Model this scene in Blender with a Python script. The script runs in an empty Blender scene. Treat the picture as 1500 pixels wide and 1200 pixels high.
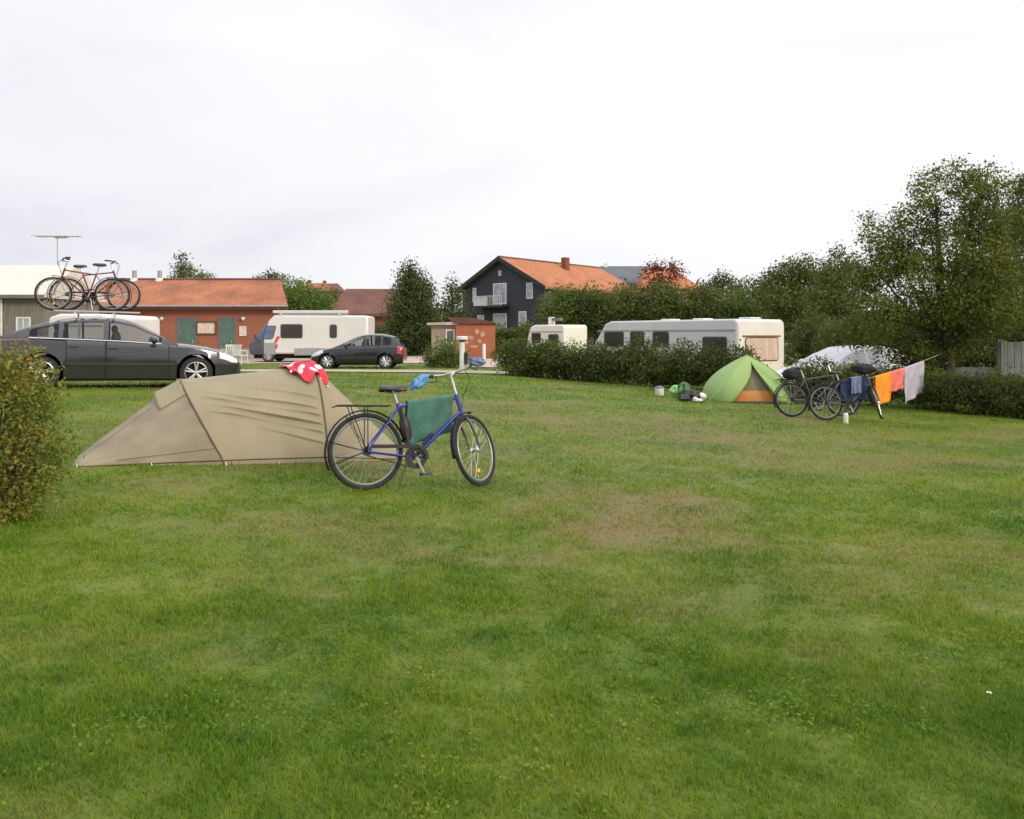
import bpy, bmesh, math, random
import numpy as np
from mathutils import Vector, Matrix

random.seed(11)
rng = np.random.default_rng(11)
S = bpy.context.scene
COL = S.collection
R = math.radians
CZ, FP = 1.45, 1200.0          # eye height in metres, focal length in units of the 1500-wide frame


# ------------------------------------------------------------------ terrain
def sm(a, b, x):
    t = np.clip((np.asarray(x, float) - a) / (b - a), 0, 1)
    return t * t * (3 - 2 * t)


def terr(x, y):
    x = np.asarray(x, float); y = np.asarray(y, float)
    xl = 6 * np.tanh(np.clip(-x, 0, None) / 5)
    xr = 10 * np.tanh(np.clip(x, 0, None) / 10)
    z = 0.065 * xl * np.exp(-((y - 15) / 11) ** 2) - 0.042 * xr * sm(3, 13, y) * (1 - sm(55, 90, y))
    z = z - 0.17 * np.exp(-((x - 6.0) / 6) ** 2 - ((y - 32) / 4.5) ** 2)
    z = z + 0.012 * np.sin(x * 1.3 + 0.7) * np.sin(y * 0.9) * (1 - sm(25, 30, y))
    return z


def tz(x, y):
    return float(terr(x, y))


def P(px, py, Y):
    return Vector(((px - 750) / FP * Y, Y, CZ - (py - 490) / FP * Y))


def G(px, py):
    Y = 10.0
    for _ in range(40):
        z = tz((px - 750) / FP * Y, Y)
        Y = 0.5 * Y + 0.5 * (CZ - z) * FP / (py - 490)
    X = (px - 750) / FP * Y
    return Vector((X, Y, tz(X, Y)))


def onground(px, Y):
    X = (px - 750) / FP * Y
    return Vector((X, Y, tz(X, Y)))


def hash2(ix, iy, seed):
    h = (ix.astype(np.int64) * 374761393 + iy.astype(np.int64) * 668265263 + seed * 1442695041) & 0xFFFFFFFF
    h = ((h ^ (h >> 13)) * 1274126177) & 0xFFFFFFFF
    return ((h ^ (h >> 16)) & 0xFFFF) / 65535.0


def vnoise(x, y, seed=0):
    x = np.asarray(x, float); y = np.asarray(y, float)
    ix = np.floor(x); iy = np.floor(y); fx = x - ix; fy = y - iy
    ix = ix.astype(np.int64); iy = iy.astype(np.int64)
    fx = fx * fx * (3 - 2 * fx); fy = fy * fy * (3 - 2 * fy)
    a = hash2(ix, iy, seed); b = hash2(ix + 1, iy, seed); c = hash2(ix, iy + 1, seed); d = hash2(ix + 1, iy + 1, seed)
    return (a * (1 - fx) + b * fx) * (1 - fy) + (c * (1 - fx) + d * fx) * fy


def fbm(x, y, f=1.0, o=4, seed=0):
    v = 0; a = 0.5; t = 0
    for k in range(o):
        v = v + a * vnoise(x * f, y * f, seed + k); t += a; a *= 0.55; f *= 2.05
    return v / t


# ------------------------------------------------------------------ materials
MATS = {}


def nd(t, typ, **kw):
    n = t.nodes.new(typ)
    for k, v in kw.items():
        setattr(n, k, v)
    return n


def M(name, col, rough=0.6, metal=0.0, var=0.12, scale=3.0, bump=0.0, bscale=60.0, coat=0.0, alpha=1.0,
      streak=(1, 1, 1), spec=0.5, emit=0):
    m = bpy.data.materials.new(name); MATS[name] = m
    m.use_nodes = True
    t = m.node_tree
    b = t.nodes['Principled BSDF']
    b.inputs['Roughness'].default_value = rough
    b.inputs['Metallic'].default_value = metal
    b.inputs['Coat Weight'].default_value = coat
    b.inputs['Coat Roughness'].default_value = 0.08
    b.inputs['Alpha'].default_value = alpha
    b.inputs['Specular IOR Level'].default_value = spec
    tc = nd(t, 'ShaderNodeTexCoord')
    mp = nd(t, 'ShaderNodeMapping'); mp.inputs['Scale'].default_value = streak
    t.links.new(tc.outputs['Object'], mp.inputs['Vector'])
    n = nd(t, 'ShaderNodeTexNoise'); n.inputs['Scale'].default_value = scale; n.inputs['Detail'].default_value = 6
    t.links.new(mp.outputs[0], n.inputs['Vector'])
    r = nd(t, 'ShaderNodeValToRGB')
    r.color_ramp.elements[0].position = 0.3; r.color_ramp.elements[1].position = 0.7
    r.color_ramp.elements[0].color = [c * (1 - var) for c in col] + [1]
    r.color_ramp.elements[1].color = [min(1, c * (1 + var)) for c in col] + [1]
    t.links.new(n.outputs['Fac'], r.inputs[0])
    t.links.new(r.outputs[0], b.inputs['Base Color'])
    if bump:
        n2 = nd(t, 'ShaderNodeTexNoise'); n2.inputs['Scale'].default_value = bscale; n2.inputs['Detail'].default_value = 4
        t.links.new(mp.outputs[0], n2.inputs['Vector'])
        bp = nd(t, 'ShaderNodeBump'); bp.inputs['Strength'].default_value = bump; bp.inputs['Distance'].default_value = 0.02
        t.links.new(n2.outputs['Fac'], bp.inputs['Height']); t.links.new(bp.outputs[0], b.inputs['Normal'])
    return m


def M_foliage(name, cols, trans=0.42, var_scale=0.9):
    """leaf material: colour differs leaf by leaf and clump by clump"""
    m = bpy.data.materials.new(name); MATS[name] = m
    m.use_nodes = True; t = m.node_tree
    for n in list(t.nodes):
        t.nodes.remove(n)
    out = nd(t, 'ShaderNodeOutputMaterial')
    geo = nd(t, 'ShaderNodeNewGeometry')
    r = nd(t, 'ShaderNodeValToRGB')
    e = r.color_ramp.elements
    while len(e) < len(cols):
        e.new(0.5)
    for i, c in enumerate(cols):
        e[i].position = i / (len(cols) - 1); e[i].color = (*c, 1)
    tc = nd(t, 'ShaderNodeTexCoord')
    nz = nd(t, 'ShaderNodeTexNoise'); nz.inputs['Scale'].default_value = var_scale; nz.inputs['Detail'].default_value = 3
    t.links.new(tc.outputs['Object'], nz.inputs['Vector'])
    ma = nd(t, 'ShaderNodeMath', operation='MULTIPLY'); ma.inputs[1].default_value = 0.6
    t.links.new(geo.outputs['Random Per Island'], ma.inputs[0])
    mb = nd(t, 'ShaderNodeMath', operation='MULTIPLY_ADD'); mb.inputs[1].default_value = 1.5; mb.inputs[2].default_value = -0.55
    t.links.new(nz.outputs['Fac'], mb.inputs[0])
    ad = nd(t, 'ShaderNodeMath', operation='ADD', use_clamp=True)
    t.links.new(ma.outputs[0], ad.inputs[0]); t.links.new(mb.outputs[0], ad.inputs[1])
    t.links.new(ad.outputs[0], r.inputs[0])
    d = nd(t, 'ShaderNodeBsdfPrincipled'); d.inputs['Roughness'].default_value = 0.55
    d.inputs['Specular IOR Level'].default_value = 0.25
    tr = nd(t, 'ShaderNodeBsdfTranslucent')
    mx = nd(t, 'ShaderNodeMixShader'); mx.inputs[0].default_value = trans
    t.links.new(r.outputs[0], d.inputs['Base Color']); t.links.new(r.outputs[0], tr.inputs['Color'])
    t.links.new(d.outputs[0], mx.inputs[1]); t.links.new(tr.outputs[0], mx.inputs[2])
    t.links.new(mx.outputs[0], out.inputs['Surface'])
    return m


def M_brick(name, c1, c2, mortar, scale=4.0):
    m = M(name, c1, 0.85, var=0.34, scale=0.9)
    t = m.node_tree; b = t.nodes['Principled BSDF']
    tc = nd(t, 'ShaderNodeTexCoord')
    mp = nd(t, 'ShaderNodeMapping'); mp.inputs['Rotation'].default_value = (R(90), 0, 0)
    t.links.new(tc.outputs['Object'], mp.inputs[0])
    br = nd(t, 'ShaderNodeTexBrick'); br.inputs['Scale'].default_value = scale
    br.inputs['Color1'].default_value = (*c1, 1); br.inputs['Color2'].default_value = (*c2, 1)
    br.inputs['Mortar'].default_value = (*mortar, 1); br.inputs['Mortar Size'].default_value = 0.012
    t.links.new(mp.outputs[0], br.inputs['Vector'])
    mx = nd(t, 'ShaderNodeMix', data_type='RGBA'); mx.inputs[0].default_value = 0.6
    old = b.inputs['Base Color'].links[0].from_socket
    t.links.new(old, mx.inputs['A']); t.links.new(br.outputs[0], mx.inputs['B'])
    t.links.new(mx.outputs['Result'], b.inputs['Base Color'])
    return m


def M_tiles(name, col, var=0.25, freq=3.2):
    """pantile roof: fine ribs down the slope, courses across, weathered patches"""
    m = M(name, col, 0.8, var=var, scale=0.7)
    t = m.node_tree; b = t.nodes['Principled BSDF']
    tc = nd(t, 'ShaderNodeTexCoord')
    w = nd(t, 'ShaderNodeTexWave'); w.inputs['Scale'].default_value = freq / 2; w.wave_profile = 'SIN'
    w.inputs['Distortion'].default_value = 0.6
    t.links.new(tc.outputs['Object'], w.inputs[0])
    bp = nd(t, 'ShaderNodeBump'); bp.inputs['Strength'].default_value = 0.5; bp.inputs['Distance'].default_value = 0.05
    t.links.new(w.outputs['Fac'], bp.inputs['Height'])
    t.links.new(bp.outputs[0], b.inputs['Normal'])
    n = nd(t, 'ShaderNodeTexNoise'); n.inputs['Scale'].default_value = 9; n.inputs['Detail'].default_value = 3
    t.links.new(tc.outputs['Object'], n.inputs[0])
    mx = nd(t, 'ShaderNodeMix', data_type='RGBA', blend_type='MULTIPLY'); mx.inputs[0].default_value = 0.55
    old = b.inputs['Base Color'].links[0].from_socket
    r = nd(t, 'ShaderNodeValToRGB'); r.color_ramp.elements[0].position = 0.35; r.color_ramp.elements[1].position = 0.6
    r.color_ramp.elements[0].color = (.55, .5, .48, 1)
    t.links.new(n.outputs['Fac'], r.inputs[0])
    t.links.new(old, mx.inputs['A']); t.links.new(r.outputs[0], mx.inputs['B'])
    t.links.new(mx.outputs['Result'], b.inputs['Base Color'])
    return m


# ------------------------------------------------------------------ mesh helpers
def mesh_np(name, V, faces4=None, faces3=None, smooth=False):
    me = bpy.data.meshes.new(name)
    V = np.asarray(V, np.float32).reshape(-1, 3)
    me.vertices.add(len(V)); me.vertices.foreach_set('co', V.ravel())
    idx = []; tot = []
    if faces4 is not None and len(faces4):
        idx.append(np.asarray(faces4, np.int32).ravel()); tot.append(np.full(len(faces4), 4, np.int32))
    if faces3 is not None and len(faces3):
        idx.append(np.asarray(faces3, np.int32).ravel()); tot.append(np.full(len(faces3), 3, np.int32))
    idx = np.concatenate(idx); tot = np.concatenate(tot)
    me.loops.add(len(idx)); me.loops.foreach_set('vertex_index', idx)
    me.polygons.add(len(tot))
    st = np.concatenate([[0], np.cumsum(tot)[:-1]]).astype(np.int32)
    me.polygons.foreach_set('loop_start', st)
    if smooth:
        me.polygons.foreach_set('use_smooth', np.ones(len(tot), bool))
    me.update(calc_edges=True)
    return me


def link(name, me, mat, parent=None):
    o = bpy.data.objects.new(name, me)
    COL.objects.link(o)
    if mat is not None:
        me.materials.append(MATS[mat] if isinstance(mat, str) else mat)
    if parent is not None:
        o.parent = parent
    return o


def tag(o, label=None, cat=None, group=None, kind=None):
    if label: o['label'] = label
    if cat: o['category'] = cat
    if group: o['group'] = group
    if kind: o['kind'] = kind
    return o


def thing(name, label, cat, loc=(0, 0, 0), rot=(0, 0, 0), group=None):
    o = bpy.data.objects.new(name, None); COL.objects.link(o)
    o.empty_display_size = 0.2
    o.location = loc; o.rotation_euler = rot
    return tag(o, label, cat, group)


class MB:
    def __init__(self):
        self.v = []; self.f = []

    def add(self, vs, fs):
        n = len(self.v)
        self.v += [Vector(v) for v in vs]
        self.f += [[n + i for i in f] for f in fs]
        return self

    def box(self, x0, x1, y0, y1, z0, z1, M_=None):
        vs = [Vector(p) for p in ((x0, y0, z0), (x1, y0, z0), (x1, y1, z0), (x0, y1, z0), (x0, y0, z1), (x1, y0, z1), (x1, y1, z1), (x0, y1, z1))]
        if M_ is not None: vs = [M_ @ v for v in vs]
        return self.add(vs, [(0, 3, 2, 1), (4, 5, 6, 7), (0, 1, 5, 4), (1, 2, 6, 5), (2, 3, 7, 6), (3, 0, 4, 7)])

    def tube(self, pts, r, n=6, closed=False, cap=True):
        pts = [Vector(p) for p in pts]; m = len(pts)
        rs = r if isinstance(r, (list, tuple)) else [r] * m
        vs = []
        up = None
        for i, p in enumerate(pts):
            if closed: d = pts[(i + 1) % m] - pts[i - 1]
            else: d = pts[min(i + 1, m - 1)] - pts[max(i - 1, 0)]
            d = d.normalized() if d.length > 1e-9 else Vector((0, 0, 1))
            if up is None:
                up = Vector((0, 0, 1)) if abs(d.z) < 0.9 else Vector((1, 0, 0))
            a = d.cross(up)
            if a.length < 1e-6: a = d.cross(Vector((0, 1, 0.3)))
            a.normalize(); b = a.cross(d).normalized(); up = b
            for k in range(n):
                t = 2 * math.pi * k / n
                vs.append(p + (a * math.cos(t) + b * math.sin(t)) * rs[i])
        fs = []
        for i in range(m if closed else m - 1):
            j = (i + 1) % m
            for k in range(n):
                q = (k + 1) % n
                fs.append((i * n + k, i * n + q, j * n + q, j * n + k))
        if cap and not closed:
            fs.append(tuple(range(n - 1, -1, -1))); fs.append(tuple((m - 1) * n + k for k in range(n)))
        return self.add(vs, fs)

    def lathe(self, prof, n=24, axis='y', c=(0, 0, 0), closed=False):
        """prof: (radius, along-axis) pairs"""
        c = Vector(c); vs = []
        for (r, h) in prof:
            for k in range(n):
                t = 2 * math.pi * k / n
                a, b = r * math.cos(t), r * math.sin(t)
                vs.append(c + (Vector((a, h, b)) if axis == 'y' else Vector((a, b, h)) if axis == 'z' else Vector((h, a, b))))
        m = len(prof); fs = []
        for i in range(m if closed else m - 1):
            j = (i + 1) % m
            for k in range(n):
                q = (k + 1) % n
                fs.append((i * n + k, i * n + q, j * n + q, j * n + k))
        return self.add(vs, fs)

    def prism(self, poly, y0, y1, plane='xz'):
        n = len(poly)
        if plane == 'xz':
            vs = [(x, y0, z) for x, z in poly] + [(x, y1, z) for x, z in poly]
        elif plane == 'xy':
            vs = [(x, y, y0) for x, y in poly] + [(x, y, y1) for x, y in poly]
        else:
            vs = [(y0, a, b) for a, b in poly] + [(y1, a, b) for a, b in poly]
        fs = [tuple(range(n)), tuple(range(2 * n - 1, n - 1, -1))]
        for i in range(n):
            j = (i + 1) % n
            fs.append((j, i, n + i, n + j))
        return self.add(vs, fs)

    def grid(self, nu, nv, fn, closed_u=False):
        vs = [fn(i / (nu - (0 if closed_u else 1)), j / (nv - 1)) for i in range(nu) for j in range(nv)]
        fs = []
        for i in range(nu if closed_u else nu - 1):
            k = (i + 1) % nu
            for j in range(nv - 1):
                fs.append((i * nv + j, k * nv + j, k * nv + j + 1, i * nv + j + 1))
        return self.add(vs, fs)

    def blob(self, c, r, n=12, m=8, jit=0.0, seed=0):
        rd = random.Random(seed); c = Vector(c)
        vs = []
        for i in range(m + 1):
            ph = math.pi * i / m
            for k in range(n):
                t = 2 * math.pi * k / n
                s = 1 + (rd.uniform(-jit, jit) if 0 < i < m else 0)
                vs.append(c + Vector((r[0] * math.sin(ph) * math.cos(t) * s, r[1] * math.sin(ph) * math.sin(t) * s, -r[2] * math.cos(ph))))
        fs = [(i * n + k, i * n + (k + 1) % n, (i + 1) * n + (k + 1) % n, (i + 1) * n + k) for i in range(m) for k in range(n)]
        return self.add(vs, fs)

    def build(self, name, mat, parent=None, smooth=False, M_=None, sharp=35, bevel=0, solid=0, fix=True):
        me = bpy.data.meshes.new(name)
        vs = [M_ @ v for v in self.v] if M_ is not None else self.v
        me.from_pydata([tuple(v) for v in vs], [], self.f)
        if fix:
            bm = bmesh.new(); bm.from_mesh(me)
            bmesh.ops.remove_doubles(bm, verts=bm.verts, dist=1e-5)
            bmesh.ops.recalc_face_normals(bm, faces=bm.faces)
            bm.to_mesh(me); bm.free()
        if smooth:
            me.polygons.foreach_set('use_smooth', [True] * len(me.polygons))
            me.set_sharp_from_angle(angle=R(sharp))
        o = link(name, me, mat, parent)
        if bevel:
            b = o.modifiers.new('bevel', 'BEVEL'); b.width = bevel; b.segments = 3; b.limit_method = 'ANGLE'
        if solid:
            b = o.modifiers.new('solid', 'SOLIDIFY'); b.thickness = solid; b.offset = 0
        return o


def copy_tree(o, parent=None):
    c = o.copy(); COL.objects.link(c); c.parent = parent
    for ch in list(o.children):
        copy_tree(ch, c)
    return c


def lerp_curve(pts, x):
    if x <= pts[0][0]: return pts[0][1]
    for (a, b), (c, d) in zip(pts, pts[1:]):
        if x <= c: return b + (d - b) * (x - a) / (c - a)
    return pts[-1][1]


# ------------------------------------------------------------------ palette
M('tent_tan', (0.262, 0.222, 0.132), 0.55, var=0.10, scale=2.5, bump=0.12, bscale=25)
M('tent_mesh', (0.238, 0.203, 0.134), 0.7, var=0.18, scale=3.5, bump=0.1, bscale=30)
M('pole_brown', (0.10, 0.055, 0.025), 0.5)
M('rope', (0.45, 0.42, 0.36), 0.8)
M('cloth_blue', (0.12, 0.30, 0.55), 0.8, var=0.3, scale=14)
M('towel_green', (0.066, 0.165, 0.128), 0.95, var=0.28, scale=7, bump=0.2, bscale=200)
M('cloth_orange', (0.80, 0.27, 0.01), 0.8, var=0.12)
M('cloth_red', (0.62, 0.06, 0.05), 0.8, var=0.2)
M('cloth_coral', (0.75, 0.16, 0.13), 0.8, var=0.25, scale=9)
M('cloth_lilac', (0.42, 0.40, 0.48), 0.85, var=0.15, scale=9)
M('cloth_navy', (0.018, 0.026, 0.075), 0.85, var=0.4, scale=9)
M('cloth_denim', (0.13, 0.18, 0.29), 0.85, var=0.3, scale=12)
M('cloth_black', (0.012, 0.012, 0.014), 0.85, var=0.3)
M('bike_blue', (0.026, 0.042, 0.29), 0.3, var=0.12, coat=0.5)
M('bike_maroon', (0.15, 0.035, 0.035), 0.35, coat=0.4)
M('bike_steel', (0.16, 0.17, 0.19), 0.35, metal=0.5)
M('bike_dark', (0.014, 0.015, 0.018), 0.55, spec=.3)
M('bike_graphite', (0.07, 0.07, 0.085), 0.35, coat=0.3)
M('rubber', (0.018, 0.018, 0.018), 0.8, var=0.3)
M('alloy', (0.62, 0.62, 0.60), 0.32, metal=0.85, var=0.08)
M('rim_grey', (0.40, 0.40, 0.38), 0.4, metal=0.7)
M('bike_rim', (0.26, 0.26, 0.25), 0.45, metal=0.5)
M('black_plastic', (0.02, 0.02, 0.021), 0.5)
M('black_satin', (0.03, 0.028, 0.026), 0.4)
M('reflector', (0.75, 0.38, 0.03), 0.3)
M('car_grey', (0.030, 0.031, 0.035), 0.2, metal=0.3, var=0.06, coat=1.0)
M('car_black', (0.010, 0.010, 0.012), 0.25, metal=0.2, var=0.05, coat=0.9)
M('car_white', (0.75, 0.76, 0.78), 0.3, var=0.04, coat=0.7)
M('car_glass', (0.012, 0.016, 0.02), 0.03, alpha=0.42, var=0.0)
M('car_glass_sky', (0.52, 0.53, 0.56), 0.04, var=0.1)  # bright sky reflection put into the glass as a pale base colour
M('chrome', (0.7, 0.7, 0.72), 0.15, metal=1.0, var=0.02)
M('lamp_clear', (0.72, 0.75, 0.78), 0.12, var=0.1, scale=20, coat=1.0)
M('lamp_red', (0.45, 0.02, 0.02), 0.15, coat=1.0)
M('under', (0.008, 0.008, 0.008), 0.9)
M('seat_cloth', (0.06, 0.06, 0.065), 0.9)
M('van_white', (0.70, 0.68, 0.67), 0.35, var=0.05, scale=1.2, coat=0.3)
M('van_grey', (0.30, 0.31, 0.33), 0.45, var=0.08)
M('van_dark', (0.07, 0.075, 0.095), 0.45, var=0.2)
M('van_glass', (0.045, 0.04, 0.036), 0.08, var=0.15)
M('van_screen', (0.12, 0.17, 0.25), 0.05, var=0.25)
M('van_seal', (0.10, 0.10, 0.10), 0.6)
M('caravan_shaded', (0.60, 0.60, 0.61), 0.4, var=0.06, scale=1.0, streak=(1, 1, 0.3))  # shaded long side of the large caravan, shade put into the colour
M('caravan_cream_sunlit', (0.80, 0.77, 0.70), 0.4, var=0.05, scale=1.0)  # warm sunlight painted on the large caravan's end; plain cream on the small one
M('curtain', (0.62, 0.47, 0.38), 0.9, var=0.2, scale=8, streak=(1, 1, 0.15))
M('decal_red', (0.65, 0.06, 0.05), 0.5)
M_brick('brick_orange', (0.31, 0.108, 0.056), (0.25, 0.085, 0.045), (0.38, 0.27, 0.20))
M_brick('brick_shed', (0.40, 0.12, 0.06), (0.32, 0.10, 0.05), (0.42, 0.28, 0.2))
M_brick('brick_dark', (0.20, 0.07, 0.042), (0.16, 0.055, 0.035), (0.2, 0.13, 0.1))
M_tiles('tile_orange', (0.36, 0.135, 0.062), 0.3)
M_tiles('tile_bright', (0.44, 0.165, 0.070), 0.2)
M_tiles('tile_brown', (0.16, 0.07, 0.05))
M_tiles('slate_grey', (0.13, 0.145, 0.175), 0.12)
M('plaster_beige', (0.30, 0.255, 0.19), 0.9, var=0.12)
M('plinth', (0.42, 0.36, 0.31), 0.9, var=0.2, scale=2)
M('trim_brown', (0.13, 0.055, 0.035), 0.7)
M('trim_green', (0.09, 0.14, 0.12), 0.5)
M('trim_grey', (0.16, 0.15, 0.16), 0.6)
M('trim_white', (0.72, 0.72, 0.72), 0.5)
M('door_green', (0.085, 0.16, 0.13), 0.35, var=0.25, scale=2)
M('pane', (0.10, 0.13, 0.13), 0.08, var=0.5, scale=1.5)
M('pane_pale', (0.40, 0.43, 0.46), 0.1, var=0.4, scale=1.2)
M('plaster_worn', (0.50, 0.30, 0.21), 0.9, var=0.3, scale=5)
M('board_paper', (0.66, 0.56, 0.49), 0.8, var=0.2, scale=6)
M('wood_dark', (0.040, 0.042, 0.055), 0.75, var=0.2, scale=2.5, streak=(6, 6, .5))
M('wood_grey', (0.185, 0.165, 0.14), 0.85, var=0.3, scale=2.5, streak=(6, 6, .4))
M('fence_grey', (0.155, 0.165, 0.155), 0.85, var=0.35, scale=3, streak=(3, 3, 1))
M('metal_sheet', (0.62, 0.58, 0.51), 0.5, var=0.06)
M('metal_dull', (0.30, 0.30, 0.31), 0.5, metal=0.4)
M('tent_green', (0.245, 0.375, 0.115), 0.55, var=0.07, scale=3, bump=0.06, bscale=20)
M('tent_orange', (0.50, 0.20, 0.04), 0.6, var=0.1)
M('tent_net', (0.15, 0.14, 0.075), 0.8, var=0.15)
M('tent_floor', (0.04, 0.045, 0.04), 0.7)
M('sack_green', (0.035, 0.13, 0.035), 0.5, var=0.4, scale=9)
M('sack_lime', (0.30, 0.55, 0.20), 0.5, var=0.3, scale=9)
M('sack_dark', (0.03, 0.035, 0.03), 0.6, var=0.4, scale=9)
M('white_stuff', (0.68, 0.68, 0.64), 0.5, var=0.15, scale=9)
M('bark', (0.055, 0.042, 0.030), 0.9, var=0.35, scale=6, bump=0.5, bscale=30, streak=(1, 1, .3))
M('path_sand', (0.40, 0.35, 0.255), 0.95, var=0.15, scale=1.2, bump=0.3, bscale=40)
M('gravel_pale', (0.46, 0.37, 0.30), 0.95, var=0.22, scale=0.8, bump=0.4, bscale=30)
M('post_white', (0.66, 0.69, 0.66), 0.5, var=0.05)
M('daisy_white', (0.8, 0.8, 0.78), 0.6)
M('daisy_yellow', (0.7, 0.45, 0.04), 0.6)
M_foliage('leaf_big', [(0.050, 0.068, 0.014), (0.092, 0.126, 0.022), (0.16, 0.19, 0.033), (0.24, 0.235, 0.05)])
M_foliage('leaf_dark', [(0.050, 0.068, 0.019), (0.090, 0.122, 0.027), (0.15, 0.172, 0.04), (0.21, 0.21, 0.06)], var_scale=0.5)
M_foliage('leaf_mid', [(0.060, 0.090, 0.020), (0.100, 0.150, 0.029), (0.16, 0.21, 0.040), (0.22, 0.24, 0.06)], var_scale=0.5)
M_foliage('leaf_hedge', [(0.036, 0.050, 0.018), (0.072, 0.102, 0.027), (0.135, 0.172, 0.036), (0.22, 0.23, 0.055)], var_scale=1.2)
M_foliage('leaf_bright', [(0.08, 0.14, 0.028), (0.13, 0.22, 0.04), (0.19, 0.28, 0.06)], var_scale=0.4)
M_foliage('leaf_conifer', [(0.050, 0.074, 0.026), (0.090, 0.122, 0.038), (0.14, 0.168, 0.05)], var_scale=0.5)
M_foliage('leaf_copper', [(0.09, 0.022, 0.018), (0.17, 0.042, 0.03), (0.26, 0.085, 0.045)], var_scale=0.5)
M_foliage('leaf_autumn', [(0.075, 0.115, 0.022), (0.135, 0.18, 0.03), (0.22, 0.25, 0.042), (0.34, 0.31, 0.055), (0.34, 0.15, 0.04)], var_scale=2.0)

# ------------------------------------------------------------------ camera, sky, sun
cam_d = bpy.data.cameras.new('camera')
cam_d.lens = 36.0 * FP / 1500
cam_d.sensor_width = 36
cam_d.shift_y = -110.0 / 1500
cam_d.clip_start = 0.05; cam_d.clip_end = 3000
cam = bpy.data.objects.new('camera', cam_d); COL.objects.link(cam)
cam.location = (0, 0, CZ); cam.rotation_euler = (R(90), 0, 0)
S.camera = cam

SUN_EL, SUN_AZ = R(24), R(128)      # azimuth clockwise from the viewing direction (+Y): low, behind the right shoulder
w = bpy.data.worlds.new('World'); S.world = w; w.use_nodes = True
t = w.node_tree
bg = t.nodes['Background']; bg.inputs['Strength'].default_value = 0.1
sky = nd(t, 'ShaderNodeTexSky', sky_type='NISHITA', sun_disc=False)
sky.sun_elevation = SUN_EL; sky.sun_rotation = SUN_AZ
sky.air_density = 1.2; sky.dust_density = 2.0
tc = nd(t, 'ShaderNodeTexCoord')
mp = nd(t, 'ShaderNodeMapping'); mp.inputs['Scale'].default_value = (1.0, 1.0, 3.6); mp.inputs['Rotation'].default_value = (0, R(7), R(20))
t.links.new(tc.outputs['Generated'], mp.inputs[0])
n1 = nd(t, 'ShaderNodeTexNoise'); n1.inputs['Scale'].default_value = 1.5; n1.inputs['Detail'].default_value = 6; n1.inputs['Roughness'].default_value = 0.5
n1.inputs['Distortion'].default_value = 0.5
t.links.new(mp.outputs[0], n1.inputs['Vector'])
rp = nd(t, 'ShaderNodeValToRGB')
el = rp.color_ramp.elements
el[0].position = 0.36; el[0].color = (0.74, 0.74, 0.80, 1)
el[1].position = 0.64; el[1].color = (1.04, 1.03, 1.035, 1)
e2 = el.new(0.49); e2.color = (0.905, 0.90, 0.935, 1)
t.links.new(n1.outputs['Fac'], rp.inputs[0])
# a paler, faintly blue band of thinner cloud lies low over the horizon; the deck is thickest white higher up
sx = nd(t, 'ShaderNodeSeparateXYZ'); t.links.new(tc.outputs['Generated'], sx.inputs[0])
mr = nd(t, 'ShaderNodeMapRange', interpolation_type='SMOOTHSTEP'); mr.inputs['From Min'].default_value = 0.08; mr.inputs['From Max'].default_value = 0.30
t.links.new(sx.outputs['Z'], mr.inputs['Value'])
lowc = nd(t, 'ShaderNodeMix', data_type='RGBA')
lowc.inputs['A'].default_value = (0.83, 0.865, 0.89, 1); lowc.inputs['B'].default_value = (1.03, 1.02, 1.025, 1)
t.links.new(mr.outputs[0], lowc.inputs['Factor'])
cl = nd(t, 'ShaderNodeMix', data_type='RGBA', blend_type='MIX'); cl.inputs['Factor'].default_value = 0.55
t.links.new(lowc.outputs['Result'], cl.inputs['A']); t.links.new(rp.outputs[0], cl.inputs['B'])
# an overcast deck is brightest overhead
zb_ = nd(t, 'ShaderNodeMapRange', interpolation_type='SMOOTHSTEP'); zb_.inputs['From Min'].default_value = 0.34; zb_.inputs['From Max'].default_value = 1.0
zb_.inputs['To Min'].default_value = 9.25; zb_.inputs['To Max'].default_value = 17.0
t.links.new(sx.outputs['Z'], zb_.inputs['Value'])
lv = nd(t, 'ShaderNodeMapRange', interpolation_type='SMOOTHSTEP'); lv.inputs['From Min'].default_value = -0.75; lv.inputs['From Max'].default_value = 0.25
t.links.new(sx.outputs['X'], lv.inputs['Value'])
lvm = nd(t, 'ShaderNodeMix', data_type='RGBA'); lvm.inputs['A'].default_value = (0.925, 0.91, 0.945, 1); lvm.inputs['B'].default_value = (1.04, 1.03, 1.035, 1)
t.links.new(lv.outputs[0], lvm.inputs['Factor'])
cm = nd(t, 'ShaderNodeMix', data_type='RGBA', blend_type='MULTIPLY'); cm.inputs['Factor'].default_value = 1
t.links.new(cl.outputs['Result'], cm.inputs['A']); t.links.new(lvm.outputs['Result'], cm.inputs['B']); cl = cm
sc = nd(t, 'ShaderNodeVectorMath', operation='SCALE'); t.links.new(zb_.outputs[0], sc.inputs['Scale'])
t.links.new(cl.outputs['Result'], sc.inputs[0])
mx = nd(t, 'ShaderNodeMix', data_type='RGBA'); mx.inputs['Factor'].default_value = 0.95
t.links.new(sky.outputs[0], mx.inputs['A']); t.links.new(sc.outputs[0], mx.inputs['B'])
t.links.new(mx.outputs['Result'], bg.inputs['Color'])

sd = bpy.data.lights.new('sun', 'SUN'); sd.energy = 1.8; sd.angle = R(12); sd.color = (1.0, 0.86, 0.68)
so = bpy.data.objects.new('sun', sd); COL.objects.link(so)
dirv = Vector((math.sin(SUN_AZ) * math.cos(SUN_EL), math.cos(SUN_AZ) * math.cos(SUN_EL), math.sin(SUN_EL)))
so.rotation_euler = dirv.to_track_quat('Z', 'Y').to_euler(); so.location = dirv * 60

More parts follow.
